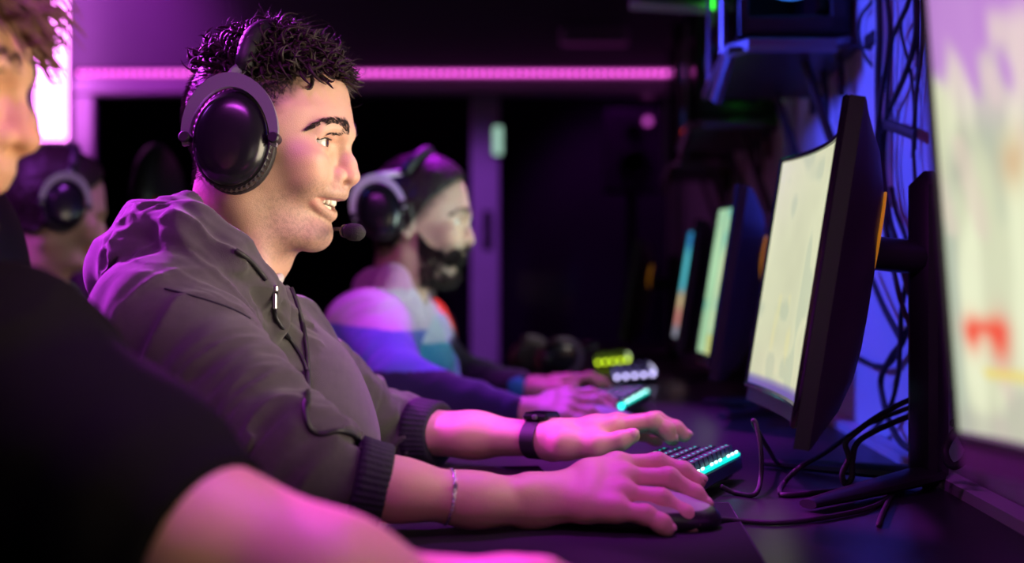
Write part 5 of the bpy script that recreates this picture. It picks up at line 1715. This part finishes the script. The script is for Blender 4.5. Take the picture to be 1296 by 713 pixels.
S3.rc(SH3, P(150, 626, .743), .092, .068, .05); S3.rc(P(150, 626, .743), E3s, .068, .0545, .03)
S3.rc(SL3, EL3f, .066, .056, .05)
S3.rc(P(-190, 430, .88), P(-160, 250, .88), .066, .066, .01, 's')
S3.post.append(lambda d, p: d + .008 * (np.abs(fold_noise(p, SH3, E3s, 20, 7, 95)) - .3))
cut_end(S3, SH3, E3s)
link('t_shirt', S3.mesh('t_shirt', .005, colors=lambda v: np.tile(np.array((.006, .006, .008)), (len(v), 1))), M_TEE, p3)
seated_legs(p3, (np.array((-.50, .84, .56)), np.array((-.50, 1.02, .56))), .40)

# ---- purple-lit player in the rear row
T4 = Frame(P(76, 268, 2.62), yaw=math.radians(28), pitch=math.radians(6))
p4 = empty('person', (-1.10, 2.70, .45), 'purple lit player in headset far behind the face at the left edge', 'person')
B4 = Sdf(); add_head(B4, T4, ears=(-1, 1), mouth_open=False)
o4 = T4.O
B4.rc(o4 + np.array((-.06, 0, -.26)), o4 + np.array((-.03, 0, -.08)), .056, .052, .03)
B4.ell(o4 + np.array((-.09, 0, -.42)), (.09, .13, .16), None, .03); B4.ell(o4 + np.array((-.10, 0, -.60)), (.095, .13, .17), None, .05)
hd4 = Sdf(); hd4.ops = list(B4.ops)
sh, el, wr = o4 + np.array((-.05, -.17, -.30)), o4 + np.array((.06, -.24, -.52)), o4 + np.array((.28, -.16, -.50))
arm_hand(B4, None, RH, wr, el, sh)
sh2, el2, wr2 = o4 + np.array((-.12, .17, -.30)), o4 + np.array((.02, .26, -.52)), o4 + np.array((.26, .20, -.50))
arm_hand(B4, None, LH, wr2, el2, sh2)
link('body', B4.mesh('body', .004, colors=face_colors(T4, (.55, .34, .25), stubble=.5)), M_SKIN, p4)
short_hair(T4, hd4, p4, lambda q: (np.maximum(q[:, 0] - np.interp(q[:, 2], [-.05, .0, .03, .055, .08], [-.045, -.004, .020, .050, .074]), -q[:, 2] - .055), .006 * smooth01(q[:, 2], .05, .1)), 'hair', .009)
S4 = Sdf()
S4.ell(o4 + np.array((-.09, 0, -.44)), (.125, .17, .18), None, .03); S4.ell(o4 + np.array((-.10, 0, -.62)), (.13, .17, .18), None, .06)
S4.rc(sh, sh2, .07, .07, .05); S4.rc(sh, el, .07, .052, .05); S4.rc(el, wr - np.array((.02, 0, 0)), .052, .036, .02); S4.rc(sh2, el2, .07, .052, .05); S4.rc(el2, wr2 - np.array((.02, 0, 0)), .052, .036, .02)
S4.chain([o4 + np.array(q) for q in ((.03, 0, -.20), (-.02, -.09, -.18), (-.10, -.08, -.15), (-.13, 0, -.14), (-.10, .08, -.15), (-.02, .09, -.18))], [.022, .03, .036, .038, .036, .03], .02)
link('sweatshirt', S4.mesh('sweatshirt', .007, colors=lambda v: np.tile(np.array((.05, .05, .10)), (len(v), 1))), M_CLOTH, p4)
seated_legs(p4, (o4 * np.array((1, 1, 0)) + np.array((-.08, -.09, .56)), o4 * np.array((1, 1, 0)) + np.array((-.10, .09, .56))), .38)
headset('headset', 'headset worn by purple lit player in the rear', T4, (-.006, -.088, .006), band_top=(.012, 0, .140))
# headset lying on the desk
T5 = Frame(np.array((.095, 3.16, DESK + .062)), yaw=math.radians(205), pitch=math.radians(-78))
headset('headset', 'unworn black headset lying on the desk beyond bearded man\'s hands', T5, (0, -.075, -.02), band_top=(0, 0, .12))
